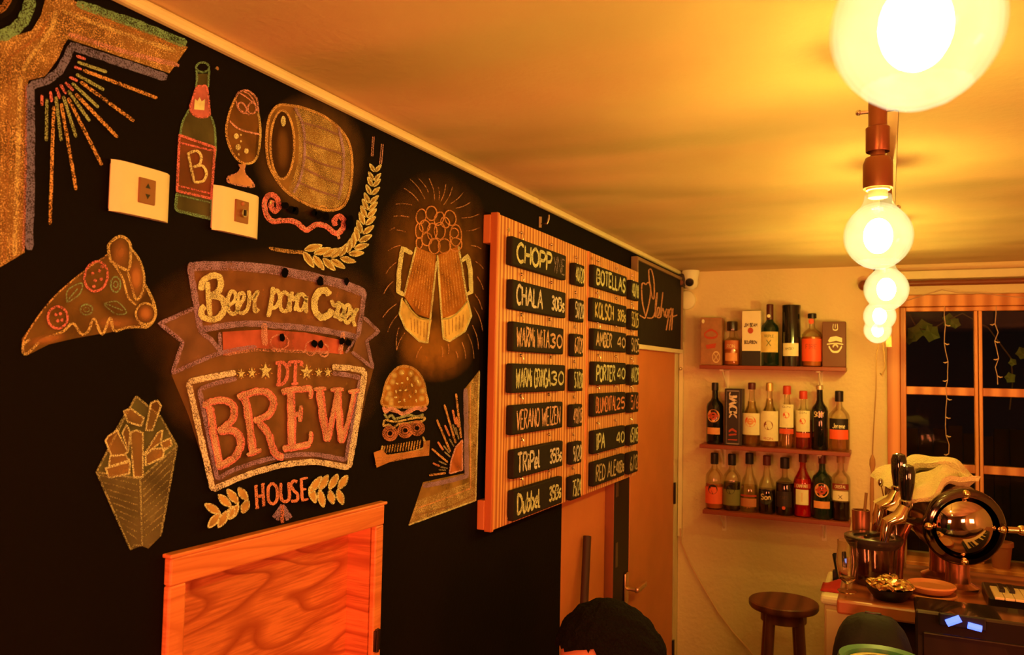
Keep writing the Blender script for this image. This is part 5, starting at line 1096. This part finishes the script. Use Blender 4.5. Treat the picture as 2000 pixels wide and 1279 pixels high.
def headshape(name, m_, grow, cut, par):
    bm = bmesh.new(); bmesh.ops.create_icosphere(bm, subdivisions=5, radius=1)
    for v in list(bm.verts):
        x, y, z = v.co                        # x forward, y side, z up
        if cut and ((x > .30 and z < .62 + .3*(x-.42) + .02*math.sin(y*19) + .015*math.sin(y*43+x*9)) or z < -.72): bm.verts.remove(v); continue
        w_ = 1 - .18*max(0, -z) ; X = x*.098*(1+.04*(z < 0)); Y = y*.077*w_; Z = z*.112
        if x > .5 and -.5 < z < .3: X += .012*math.exp(-(y/.16)**2)*math.exp(-((z+.12)/.2)**2)*1.6   # nose
        if x > .5: X -= .008*math.exp(-((abs(y)-.38)/.15)**2)*math.exp(-((z-.08)/.12)**2)            # eye sockets
        if x > .3 and z < -.6: X += .010
        k = 1+grow
        if cut: k += .02*math.sin(x*17+y*9)*math.sin(z*13+y*7)+.015*math.sin(y*31)
        v.co = hd(X*k, Y*k, Z*k)
    m = MB(); m.bm(bm); m.smooth = True; return m.build(name, m_, par)
hip = Vector((HC.x+.10, HC.y+.16, .56)); chest = Vector((HC.x+.08, HC.y+.12, .90)); neck = HC + Vector((.045, .055, -.15)); neckt = HC + Vector((.01, .02, -.06))
fw = Vector((-.35, -.94, 0)); sw_ = Vector((.94, -.35, 0)); shL = chest + sw_*.17 + Vector((0, 0, .10)); shR = chest - sw_*.17 + Vector((0, 0, .10))
elL = shL + fw*.08 + Vector((0, 0, -.25)); elR = shR + fw*.08 + Vector((0, 0, -.25)); haL = elL + fw*.22 - sw_*.03; haR = elR + fw*.22 + sw_*.03
kL = hip + fw*.42 + sw_*.10; kR = hip + fw*.42 - sw_*.10; fL = Vector((kL.x, kL.y, .09)); fR = Vector((kR.x, kR.y, .09)); tL = fL + fw*.15 + Vector((0, 0, -.04)); tR = fR + fw*.15 + Vector((0, 0, -.04))
headshape('head', skin, 0, False, t); headshape('hair', hairm, .13, True, t)
skin_mesh('neck', [neckt, neck, chest+Vector((0, 0, .12))], [(0, 1), (1, 2)], [.05, .052, .06], skin, t, 2)
skin_mesh('shirt', [hip, chest, chest+Vector((0, 0, .12)), shL, shR, elL, elR, elL.lerp(haL, .8), elR.lerp(haR, .8)], [(0, 1), (1, 2), (2, 3), (2, 4), (3, 5), (4, 6), (5, 7), (6, 8)], [(.14, .12), (.15, .12), .09, .062, .062, .045, .045, .034, .034], shirt, t, 2)
skin_mesh('trousers', [hip, hip+sw_*.09+Vector((0, 0, -.03)), hip-sw_*.09+Vector((0, 0, -.03)), kL, kR, fL, fR], [(0, 1), (0, 2), (1, 3), (2, 4), (3, 5), (4, 6)], [.13, .10, .10, .065, .065, .045, .045], mat('jeans', (.02, .022, .04), .8), t, 2)
for a, b_ in ((fL, tL), (fR, tR)): skin_mesh('shoe', [a-fw*.03+Vector((0, 0, -.045)), a.lerp(b_, .5)+Vector((0, 0, -.02)), b_], [(0, 1), (1, 2)], [.038, .042, .034], M_dark, t, 2)
for el, ha, s_ in ((elL, haL, 1), (elR, haR, -1)):
    dv = (ha-el).normalized(); w0 = el.lerp(ha, .78); pv = [w0, ha, ha+dv*.05]; ed = [(0, 1), (1, 2)]; rd = [.026, .030, .032]; side = dv.cross(Vector((0, 0, 1))).normalized()
    for k in range(4):
        b0 = ha+dv*.055+side*(k-1.5)*.019; L_ = (.030, .036, .034, .026)[k]; i = len(pv)
        pv += [b0+dv*.01, b0+dv*(.01+L_)+Vector((0, 0, -.006)), b0+dv*(.01+L_*1.8)+Vector((0, 0, -.022))]; ed += [(2, i), (i, i+1), (i+1, i+2)]; rd += [.009, .0085, .007]
    i = len(pv); pv += [ha+side*-s_*.035+dv*.02, ha+side*-s_*.048+dv*.05+Vector((0, 0, -.01))]; ed += [(1, i), (i, i+1)]; rd += [.011, .008]
    skin_mesh('hand', pv, ed, rd, skin, t, 1)
c = Vector((hip.x, hip.y, 0)); t = thing('wooden_chair', 'plain dark wooden chair under the seated person', 'chair', c)
wch = wood('chair_wood', (.10, .04, .02), (.2, .08, .04), 6)
MB().box((c.x-.22, c.y-.21, .415), (c.x+.2, c.y+.21, .445), .008).build('seat', wch, t)
for dx in (-.19, .17):
    for dy in (-.18, .18): MB().box((c.x+dx-.018, c.y+dy-.018, 0), (c.x+dx+.018, c.y+dy+.018, .414 if dy < 0 else .82), .004).build('leg', wch, t)
MB().box((c.x-.17, c.y+.17, .66), (c.x+.15, c.y+.19, .80), .004).build('backrest', wch, t)

# ------------------------------------------------------------------ stool by the back wall
YS = 3.35; a = B(1463, 1178, YS); b_ = B(1600, 1178, YS); p = (a+b_)/2; r_ = (b_.x-a.x)/2; zt = p.z+.01
t = thing('wooden_stool', 'round dark wooden bar stool against the back wall below the shelves', 'stool', (p.x, YS, 0))
sw = wood('stool_wood', (.10, .028, .018), (.20, .06, .035), 5, (1, .3, 1), 2, .4)
MB().lathe([(0, -.028), (r_*.96, -.028), (r_, -.020), (r_, -.004), (r_*.97, 0), (0, 0)], (p.x, YS, zt), n=40).build('seat', sw, t)
MB().lathe([(r_*.62, -.075), (r_*.66, -.075), (r_*.66, -.029)], (p.x, YS, zt), n=24).build('apron', sw, t)
for i in range(4):
    q = math.pi/4 + i*math.pi/2 + .2; MB().tube([(p.x+r_*.55*math.cos(q), YS+r_*.55*math.sin(q), zt-.029), (p.x+r_*1.05*math.cos(q), YS+r_*1.05*math.sin(q), 0)], [.019, .016], 10).build('leg', sw, t)
for k, zf in ((.35, .97), (.5, .9)):
    for i in range(4):
        q0 = math.pi/4 + i*math.pi/2 + .2; q1 = q0 + math.pi/2; rr = r_*(1.05-.5*zf*k/1)
        if (i % 2 == 0) == (k < .4): MB().tube([(p.x+rr*math.cos(q0), YS+rr*math.sin(q0), zt*k), (p.x+rr*math.cos(q1), YS+rr*math.sin(q1), zt*k)], .009, 8).build('stretcher', sw, t)

# ------------------------------------------------------------------ small cream cabinet at the bar's end
YK = 2.95; a = B(1602, 1150, YK); z1 = B(1610, 1163, YK).z; x1 = a.x+.42
t = thing('cream_cabinet', 'cream painted cabinet right of the stool with a red cloth on top', 'cabinet', (a.x+.2, YK+.2, 0))
MB().box((a.x, YK, z1-.03), (x1, YK+.38, z1), .010).build('top', M_cream, t)
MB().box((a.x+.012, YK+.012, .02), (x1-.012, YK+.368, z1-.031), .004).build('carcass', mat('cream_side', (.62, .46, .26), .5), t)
for k in range(2):
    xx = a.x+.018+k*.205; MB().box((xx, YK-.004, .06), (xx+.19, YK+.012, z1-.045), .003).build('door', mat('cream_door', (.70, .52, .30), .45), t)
    MB().tube([(xx+.17, YK-.018, z1-.25), (xx+.17, YK-.018, z1-.12)], .004, 8).build('handle', M_nail, t)
p = B(1630, 1150, YK+.06); m = MB(); n = 10; vs = []; fs = []
for i in range(n+1):
    for j in range(n+1):
        u, v = i/n, j/n; vs.append((p.x-.045+.14*u, YK+.05+.12*v, z1+.004+.022*math.sin(u*3.1)*math.sin(v*3.1)*(1+.5*math.sin(u*9+v*7))))
for i in range(n):
    for j in range(n): q = i*(n+1)+j; fs.append((q, q+n+1, q+n+2, q+1))
m.add(vs, fs); m.smooth = True; m = m.build('red_cloth', mat('red_cloth', (.45, .025, .02), .9), loc=(p.x, YK+.1, z1)); tag(m, 'crumpled red cloth on the cream cabinet', 'cloth')
sf = m.modifiers.new('thick', 'SOLIDIFY'); sf.thickness = .003
# phone leaning with a bluish screen
p = B(1637, 1117, YK+.10); t = thing('phone', 'dark phone with bluish screen leaning on the cream cabinet', 'phone', (p.x, YK+.16, z1))
def slab(m, c, w_, d_, h_, rx, rz, bev=.004):
    bm = bmesh.new(); bmesh.ops.create_cube(bm, size=1); M_ = Matrix.Translation(c) @ Matrix.Rotation(rz, 4, 'Z') @ Matrix.Rotation(rx, 4, 'X') @ Matrix.Diagonal((w_, d_, h_, 1))
    for v in bm.verts: v.co = M_ @ v.co
    bmesh.ops.bevel(bm, geom=bm.edges[:], offset=bev, segments=2, affect='EDGES'); return m.bm(bm)
cc = Vector((p.x+.005, YK+.19, z1+.060)); rx, rz = R(-20), R(35)
slab(MB(), cc, .050, .009, .10, rx, rz).build('body', M_dark, t)
slab(MB(), cc + Matrix.Rotation(rz, 3, 'Z') @ Matrix.Rotation(rx, 3, 'X') @ Vector((.012, -.005, -.008)), .018, .001, .06, rx, rz, .0003).build('screen', mat('phone_screen', (.1, .1, .3), .2, emit=(.25, .35, 1), es=.9), t)
MB().box((cc.x-.03, cc.y+.02, z1), (cc.x+.04, cc.y+.05, z1+.04), .004).build('rest', M_dark, t)

# ------------------------------------------------------------------ bar counter and beer tower
BZ = 1.200; YF = 2.15; bx0 = B(1634, 1200, YF).x
t = thing('bar_counter', 'dark red wooden bar counter carrying the beer tower', 'counter', (bx0+.6, 2.5, 0))
bwood = wood('bar_wood', (.20, .045, .02), (.42, .12, .045), 4, (.3, 1, 1), 3, .3, 'Y', 3, .3, .4)
MB().box((bx0, YF, BZ-.035), (XR-.5, 2.66, BZ), .006).build('worktop', bwood, t)
MB().box((bx0+.05, YF+.10, 0), (XR-.5, 2.62, BZ-.036), .004).build('body', mat('bar_body', (.10, .03, .016), .5, noise=.3), t)
pa = B(1662, 1150, 2.35); pb = B(1634, 1279, 2.35)
MB().tube([B(1690, 1060, 2.6), B(1655, 1290, 2.3)], .001).v
m = MB(); q0 = B(1668, 1165, 2.20); q1 = B(1640, 1300, 2.02)
# slanted reddish side board of the bar
t2 = thing('side_board', 'reddish upright wooden board at the left end of the bar counter', 'board', (q1.x, q1.y, 0))
slab(MB(), Vector((bx0+.032, YF+.02, .53)), .06, .02, 1.05, R(0), 0, .003).build('plank', wood('red_plank', (.38, .09, .04), (.55, .16, .07), 4, (1, 1, .3), 2), t2)
# beer tower: horizontal steel keg body, near end domed
D = B(1884, 1030, 2.36); RBr = 66*2.36/F
axd = Vector((-.28, 1.0, .10)).normalized()
t = thing('beer_tower', 'polished steel barrel beer tower with domed end and black tap handles', 'beer tower', (D.x, D.y+.15, BZ))
MB().lathe([(0, .028), (RBr*.2, .027), (RBr*.4, .0225), (RBr*.58, .014), (RBr*.70, .005), (RBr*.79, -.004), (RBr*.82, -.006)], D, -axd, n=40).build('dome', mat('polished_steel', (.72, .62, .50), .06, 1), t)
MB().lathe([(RBr*.80, -.010), (RBr*.84, -.008), (RBr*.92, -.006), (RBr*.985, 0), (RBr, .006), (RBr*.99, .012), (RBr*.93, .014)], D, axd, n=40).build('end_ring', mat('ring_steel', (.16, .13, .12), .10, 1), t)
MB().lathe([(RBr*.93, .012), (RBr*.93, .10), (RBr*.965, .105), (RBr*.965, .118), (RBr*.93, .123), (RBr*.93, .25), (RBr*.965, .255), (RBr*.965, .268), (RBr*.93, .273), (RBr*.93, .36), (RBr*.7, .385), (0, .392)], D, axd, n=40).build('barrel_body', mat('barrel_steel', (.50, .43, .36), .16, 1, noise=.1), t)
sdv = axd.cross(Vector((0, 0, 1))).normalized(); upv = sdv.cross(axd).normalized()
for q in (90, 180, 270, 0):
    c = D + (sdv*math.cos(R(q)) + upv*math.sin(R(q)))*RBr*.87 - axd*.004
    MB().ball(c, .011, 12, (1, .8, 1)).build('bolt', mat('brass_bolt', (.85, .62, .30), .15, 1), t)
hx = D + sdv*RBr*1.0 + upv*0; MB().tube([hx, hx + sdv*.028], .008, 10).ball(hx + sdv*.034, .013, 12).build('side_knob', mat('brass_bolt', (.85, .6, .3)), t)
for k, off in enumerate((.05, .17)):
    c = D + axd*off - Vector((0, 0, RBr*.9)); MB().lathe([(.050, 0), (.050, .01), (.030, .02), (.028, .05), (.030, c.z-BZ)], (c.x, c.y, BZ+.0005), n=24).build('column', mat('copper_column', (.60, .26, .13), .22, .9), t)
# taps: steel body at the left side of the barrel, each with a black handle
for k, (px, py0, py1, Yk) in enumerate(((1756, 885, 955, 2.38), (1772, 907, 983, 2.27))):
    top = B(px, py0, Yk); bt = B(px-2+k*0, py1, Yk)
    c = bt; e = t
    MB().tube([bt, bt.lerp(top, .12), bt.lerp(top, .45), bt.lerp(top, .8), bt.lerp(top, .96), top], [.010, .013, .018, .020, .016, .006], 14).build('tap_handle', mat('handle_black', (.008, .007, .009), .08, coat=1), t)
    MB().lathe([(0, -.012), (.012, -.012), (.016, -.004), (.016, .006), (.010, .012), (0, .013)], bt, n=16).build('tap_collar', M_steel, t)
    q = bt + Vector((-.015, -.01, -.035)); MB().tube([bt, q, q + Vector((-.028, -.012, -.012)), q + Vector((-.036, -.014, -.06))], [.012, .019, .015, .011], 12).build('tap_body', mat('tap_steel', (.75, .6, .4), .1, 1), t)
    MB().tube([q, D + axd*(.10+.14*(1-k)) - sdv*RBr*.8 - upv*.02], .011, 10).build('tap_shank', M_steel, t)
pc = [B(x, y, 2.45) for x, y in ((1790,1022),(1776,1024),(1765,1045),(1760,1075),(1757,1120))]
MB().tube(pc + [Vector((pc[-1].x, pc[-1].y, BZ+.002))], .009, 10).build('copper_pipe', mat('copper_pipe', (.45, .16, .08), .25, .9), t)
# towels over the barrel
def towel(off0, off1, a0, a1, label, seed, grow, flare):
    rg = random.Random(seed); m = MB(); n, k = 26, 10; vs = []; fs = []; th = .014
    def P_(u, v, g):
        a = a0 + (a1-a0)*u; o = off0 + (off1-off0)*v
        rr = RBr*.97 + grow + g + .010*math.sin(v*11+u*5+seed) + .007*math.sin(u*15+seed*2+v*3)
        if u > .72: rr += flare*(u-.72)**1.3*2.4
        o += .012*math.sin(u*6+seed)
        return D + axd*o + (sdv*math.cos(a) + upv*math.sin(a))*rr
    for g in (0, th):
        for i in range(n+1):
            for j in range(k+1): vs.append(P_(i/n, j/k, g))
    st = (n+1)*(k+1)
    for i in range(n):
        for j in range(k): q = i*(k+1)+j; fs += [(q, q+1, q+k+2, q+k+1), (st+q, st+q+k+1, st+q+k+2, st+q+1)]
    for i in range(n):
        q = i*(k+1); fs.append((q, q+k+1, st+q+k+1, st+q)); q += k; fs.append((q, st+q, st+q+k+1, q+k+1))
    for j in range(k): fs.append((j, st+j, st+j+1, j+1)); q = n*(k+1)+j; fs.append((q, q+1, st+q+1, st+q))
    m.add(vs, fs); m.smooth = True; c = D + axd*(off0+off1)/2 + upv*RBr
    tag(m.build('towel', mat('cream_towel', (.80, .66, .36), .95, noise=.12, nscale=40, bump=.8, bscale=260), loc=c), label, 'towel', 'cream towels on the beer tower')
towel(.03, .14, R(68), R(172), 'cream towel draped over the near part of the steel barrel', 1, .008, .13)
towel(.17, .29, R(48), R(158), 'cream towel draped over the rear part of the steel barrel', 5, .016, .07)

# things on the bar ----------------------------------------------------------------
yJ = 2.36; c = B(1706, 1050, yJ); rj = 48*yJ/F; t = thing('glass_jar', 'large glass jar with a wide black lid at the left end of the bar', 'jar', (c.x, yJ, BZ))
MB().lathe([(0, .004), (rj*.62, 0), (rj*.72, .006), (rj*.80, c.z-BZ-.03), (rj*.84, c.z-BZ-.018)], (c.x, yJ, BZ+.0005), n=32).build('jar_body', glass('jar_glass', (.62, .55, .48)), t)
MB().lathe([(0, -.020), (rj*.84, -.022), (rj*.93, -.014), (rj, -.004), (rj, .004), (rj*.95, .006), (rj*.68, .004), (rj*.66, -.001), (0, -.001)], (c.x, yJ, c.z), n=40).build('lid', mat('lid_black', (.03, .022, .02), .28, coat=.4), t)
MB().tube([(c.x-.02, yJ-.03, c.z+.006), (c.x+.015, yJ+.01, c.z+.008)], .005, 8).build('spoon', M_steel, t)
cu = B(1674, 1060, 2.47); rc = 15*2.47/F; zt = B(1674, 995, 2.47).z
t = thing('utensil_cup', 'tall copper coloured cup behind the glass jar holding stirrers', 'cup', (cu.x, 2.47, BZ))
MB().lathe([(0, 0), (rc*.85, 0), (rc, zt-BZ), (rc*.9, zt-BZ), (rc*.8, .01)], (cu.x+.01, 2.47, BZ+.0005), n=24).build('cup', mat('cup_copper', (.42, .17, .10), .3, .8), t)
t = thing('bar_spoon', 'long steel bar spoon standing upright behind the glass jar', 'spoon', (cu.x+.02, 2.47, BZ))
sp = B(1720, 942, 2.47); st_ = Vector((cu.x+.016, 2.47, BZ+.012)); MB().tube([st_, B(1730, 990, 2.47), sp], .0018, 6).build('handle', M_steel, t); MB().ball(sp, .009, 12, (.8, .5, 1.3)).build('bowl', M_steel, t)
tag(MB().tube([Vector((cu.x+.006, 2.47, BZ+.012)), B(1692, 962, 2.47)], .004, 8).build('stirrer', mat('stirrer_wood', (.30, .14, .06), .6), loc=(cu.x, 2.47, BZ)), 'brown wooden stirrer in the tall copper cup', 'stirrer')
# small dark bottle stoppers / pourers cluster
for k, (px, py, r0, mcol, lb) in enumerate(((1718, 992, .020, M_copper, 'dark jigger beside the tap bodies on the bar'), (1745, 968, .030, M_steel, 'round chrome shaker behind the tap handles'))):
    c = B(px, py, 2.61-.10*(1-k)); t = thing('shaker' if k else 'jigger', lb, 'barware', (c.x, c.y, BZ))
    MB().lathe([(0, 0), (r0*1.1, 0), (r0*1.2, (c.z-BZ)*.5), (r0*.9, (c.z-BZ)*.85), (r0*.95, (c.z-BZ)*.88), (r0*.6, (c.z-BZ)*1.02), (r0*.3, (c.z-BZ)*1.08), (0, (c.z-BZ)*1.09)], (c.x, c.y, BZ+.0005), n=24).build('body', mcol, t)
    MB().ball((c.x, c.y, BZ+(c.z-BZ)*1.12), r0*.35, 10).build('knob', mcol, t)
# drinking glasses with stems at the counter's left end (on the cream cabinet edge)
c = B(1650, 1076, 2.235); rg_ = 19*2.235/F; t = thing('beer_glass', 'empty clear tulip beer glass left of the glass jar', 'glass', (c.x, 2.235, BZ))
bxg = c.x+.006; t.location = (bxg, 2.235, BZ)
dg, _nt, _b = nm('drinking_glass'); _b.inputs['Base Color'].default_value = (.95, .9, .8, 1); _b.inputs['Roughness'].default_value = .03; _b.inputs['Transmission Weight'].default_value = 1; _b.inputs['IOR'].default_value = 1.3
gl = MB().lathe([(.022, .001), (.024, .004), (.006, .008), (.006, .022), (rg_*.75, .035), (rg_, .075), (rg_*.88, .115), (rg_*.90, .13), (rg_*.84, .13), (rg_*.82, .115), (rg_*.92, .075), (rg_*.68, .040), (0, .030)], (bxg, 2.235, BZ), n=28).build('bowl', dg, t)

# bowl of golden crisps: countless, one object
c = B(1738, 1180, 2.22); t = thing('snack_bowl', 'dark shallow bowl heaped with golden bottle caps in front of the jar', 'bowl', (c.x, 2.222, BZ))
MB().lathe([(0, .002), (.035, 0), (.052, .022), (.055, .030), (.050, .028), (0, .010)], (c.x, 2.222, BZ+.0005), n=28).build('bowl', M_dark, t)
m = MB(); rg = random.Random(2)
for k in range(70):
    q, rr = rg.uniform(0, 6.28), .045*math.sqrt(rg.random()); m.lathe([(0, .004), (.011, .004), (.013, 0)], (c.x+rr*math.cos(q), 2.222+rr*math.sin(q), BZ+.024+.028*(1-rr/.055)+rg.uniform(0, .006)), (rg.uniform(-.7, .7), rg.uniform(-.7, .7), 1), n=10)
o = m.build('bottle_caps', mat('gold_cap_metal', (.85, .62, .25), .25, .9), t); o['kind'] = 'stuff'
# two wooden coasters
c = B(1815, 1130, 2.27)
for k in range(2):
    z = BZ+.0006+k*.020; r0 = .062-.006*k; m = MB().lathe([(0, 0), (r0*.8, 0), (r0, .014), (r0*.96, .018), (r0*.8, .010), (0, .009)], (c.x+.004*k, 2.27, z), n=32)
    tag(m.build('saucer', mat('orange_clay', (.62, .25, .10), .4), loc=(c.x, 2.27, z)), ('lower' if k == 0 else 'upper') + ' of two stacked orange clay saucers under the barrel', 'saucer', 'stacked clay saucers')
# little keyboard
kx0 = B(1925, 1160, 2.30).x; kz = BZ; t = thing('keyboard_instrument', 'small black piano keyboard lying on the bar at the right', 'instrument', (kx0+.2, 2.32, BZ))
MB().box((kx0, 2.24, BZ+.0005), (kx0+.46, 2.40, BZ+.030), .004).build('case', M_dark, t)
ivory = mat('ivory_key', (.82, .66, .42), .4)
for k in range(21): MB().box((kx0+.012+k*.0208, 2.222, BZ+.030), (kx0+.0315+k*.0208, 2.335, BZ+.036), .001).build('white_key', ivory, t)
for k in range(20):
    if k % 7 not in (2, 6): MB().box((kx0+.0265+k*.0208, 2.275, BZ+.036), (kx0+.0385+k*.0208, 2.337, BZ+.044), .001).build('black_key', M_dark, t)
# glossy black screen panel in front of the bar, with blue glints of light on it
YT = 2.02; a = B(1787, 1190, YT); zt = a.z; t = thing('drip_cabinet', 'glossy black cooler cabinet in front of the bar counter', 'cooler', (a.x+.35, YT+.07, 0))
MB().box((a.x, YT, .04), (a.x+.75, YT+.125, zt), .006).build('cabinet', mat('gloss_brown_black', (.018, .012, .012), .16, coat=1), t)
MB().box((a.x+.015, YT-.006, .10), (a.x+.36, YT-.0005, zt-.045), .003).build('door', mat('gloss_door', (.022, .012, .012), .1, coat=1), t)
MB().box((a.x+.385, YT-.006, .10), (a.x+.735, YT-.0005, zt-.045), .003).build('door', mat('gloss_door', (.022, .012, .012), .1), t)
for x in (a.x+.05, a.x+.70):
    MB().box((x-.02, YT+.02, 0), (x+.02, YT+.12, .04)).build('foot', M_dark, t)
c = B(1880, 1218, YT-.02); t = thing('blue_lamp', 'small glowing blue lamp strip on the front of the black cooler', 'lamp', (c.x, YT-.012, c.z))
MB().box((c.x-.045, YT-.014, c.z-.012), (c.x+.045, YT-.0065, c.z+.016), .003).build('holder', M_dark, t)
blu = mat('blue_light', (.1, .2, 1), .3, emit=(.07, .15, 1), es=2.6)  # glowing bars stand in for a blue screen's reflection, not a lamp
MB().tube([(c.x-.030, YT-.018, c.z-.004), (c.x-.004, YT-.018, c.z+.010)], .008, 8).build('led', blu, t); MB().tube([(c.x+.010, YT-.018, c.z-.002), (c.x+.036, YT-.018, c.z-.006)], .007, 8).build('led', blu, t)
# black rucksack below
c = B(1705, 1250, 1.95); t = thing('backpack', 'black rucksack standing on a stool left of the cooler', 'bag', (c.x, 1.95, c.z-.25))
m = MB(); bm = bmesh.new(); bmesh.ops.create_uvsphere(bm, u_segments=28, v_segments=18, radius=1)
for v in bm.verts:
    x, y, z = v.co; f_ = lambda q, e: math.copysign(abs(q)**e, q); v.co = Vector((c.x+.085*f_(x, .7), 1.95+.075*f_(y, .75), c.z-.095+.15*f_(z, .8)+.003*math.sin(x*14)*math.cos(z*11)))
m.bm(bm); m.smooth = True; t.location = (c.x, 1.95, c.z-.245); m.build('bag', mat('black_nylon', (.004, .004, .004), .75, bump=.3, bscale=60), t)
MB().tube([(c.x-.02, 1.96, c.z+.045), (c.x-.015, 1.96, c.z+.055), (c.x+.015, 1.96, c.z+.055), (c.x+.02, 1.96, c.z+.045)], .003, 8).build('grab_loop', M_dark, t)
zs0 = c.z-.246; t = thing('low_stool', 'dark square stool under the rucksack beside the cooler', 'stool', (c.x, 1.95, 0))
MB().box((c.x-.12, 1.82, zs0-.03), (c.x+.12, 2.0, zs0), .006).build('seat', sw, t)
for dx in (-.10, .10):
    for dy in (1.84, 1.98): MB().box((c.x+dx-.014, dy-.014, 0), (c.x+dx+.014, dy+.014, zs0-.031), .003).build('leg', sw, t)
# green tub lid, bottom edge
c = B(1722, 1284, 1.55); r0 = 72*1.55/F; t = thing('green_tub', 'green plastic tub with a pale rim at the bottom edge of the view', 'tub', (c.x, 1.55, c.z-.25))
gm = mat('green_plastic', (.05, .22, .11), .35); 
MB().lathe([(0, .002), (r0*.8, 0), (r0*.92, .22), (r0, .232), (r0, .242), (r0*.96, .25), (r0*.82, .246), (r0*.80, .238), (0, .236)], (c.x, 1.55, c.z-.25), n=40).build('tub', gm, t)
MB().lathe([(r0*.60, .2375), (r0*.78, .2395), (r0*.60, .2405)], (c.x, 1.55, c.z-.25), n=40).build('lid_disc', mat('pale_lid', (.75, .62, .28), .4), t)
zt = c.z-.2505; t = thing('side_table', 'small dark table under the green tub in front of the cooler', 'table', (c.x+.05, 1.55, 0))
MB().box((c.x-.12, 1.43, zt-.025), (c.x+.30, 1.70, zt), .005).build('top', sw, t)
for dx in (-.09, .27):
    for dy in (1.46, 1.67): MB().box((c.x+dx-.015, dy-.015, 0), (c.x+dx+.015, dy+.015, zt-.026), .003).build('leg', sw, t)
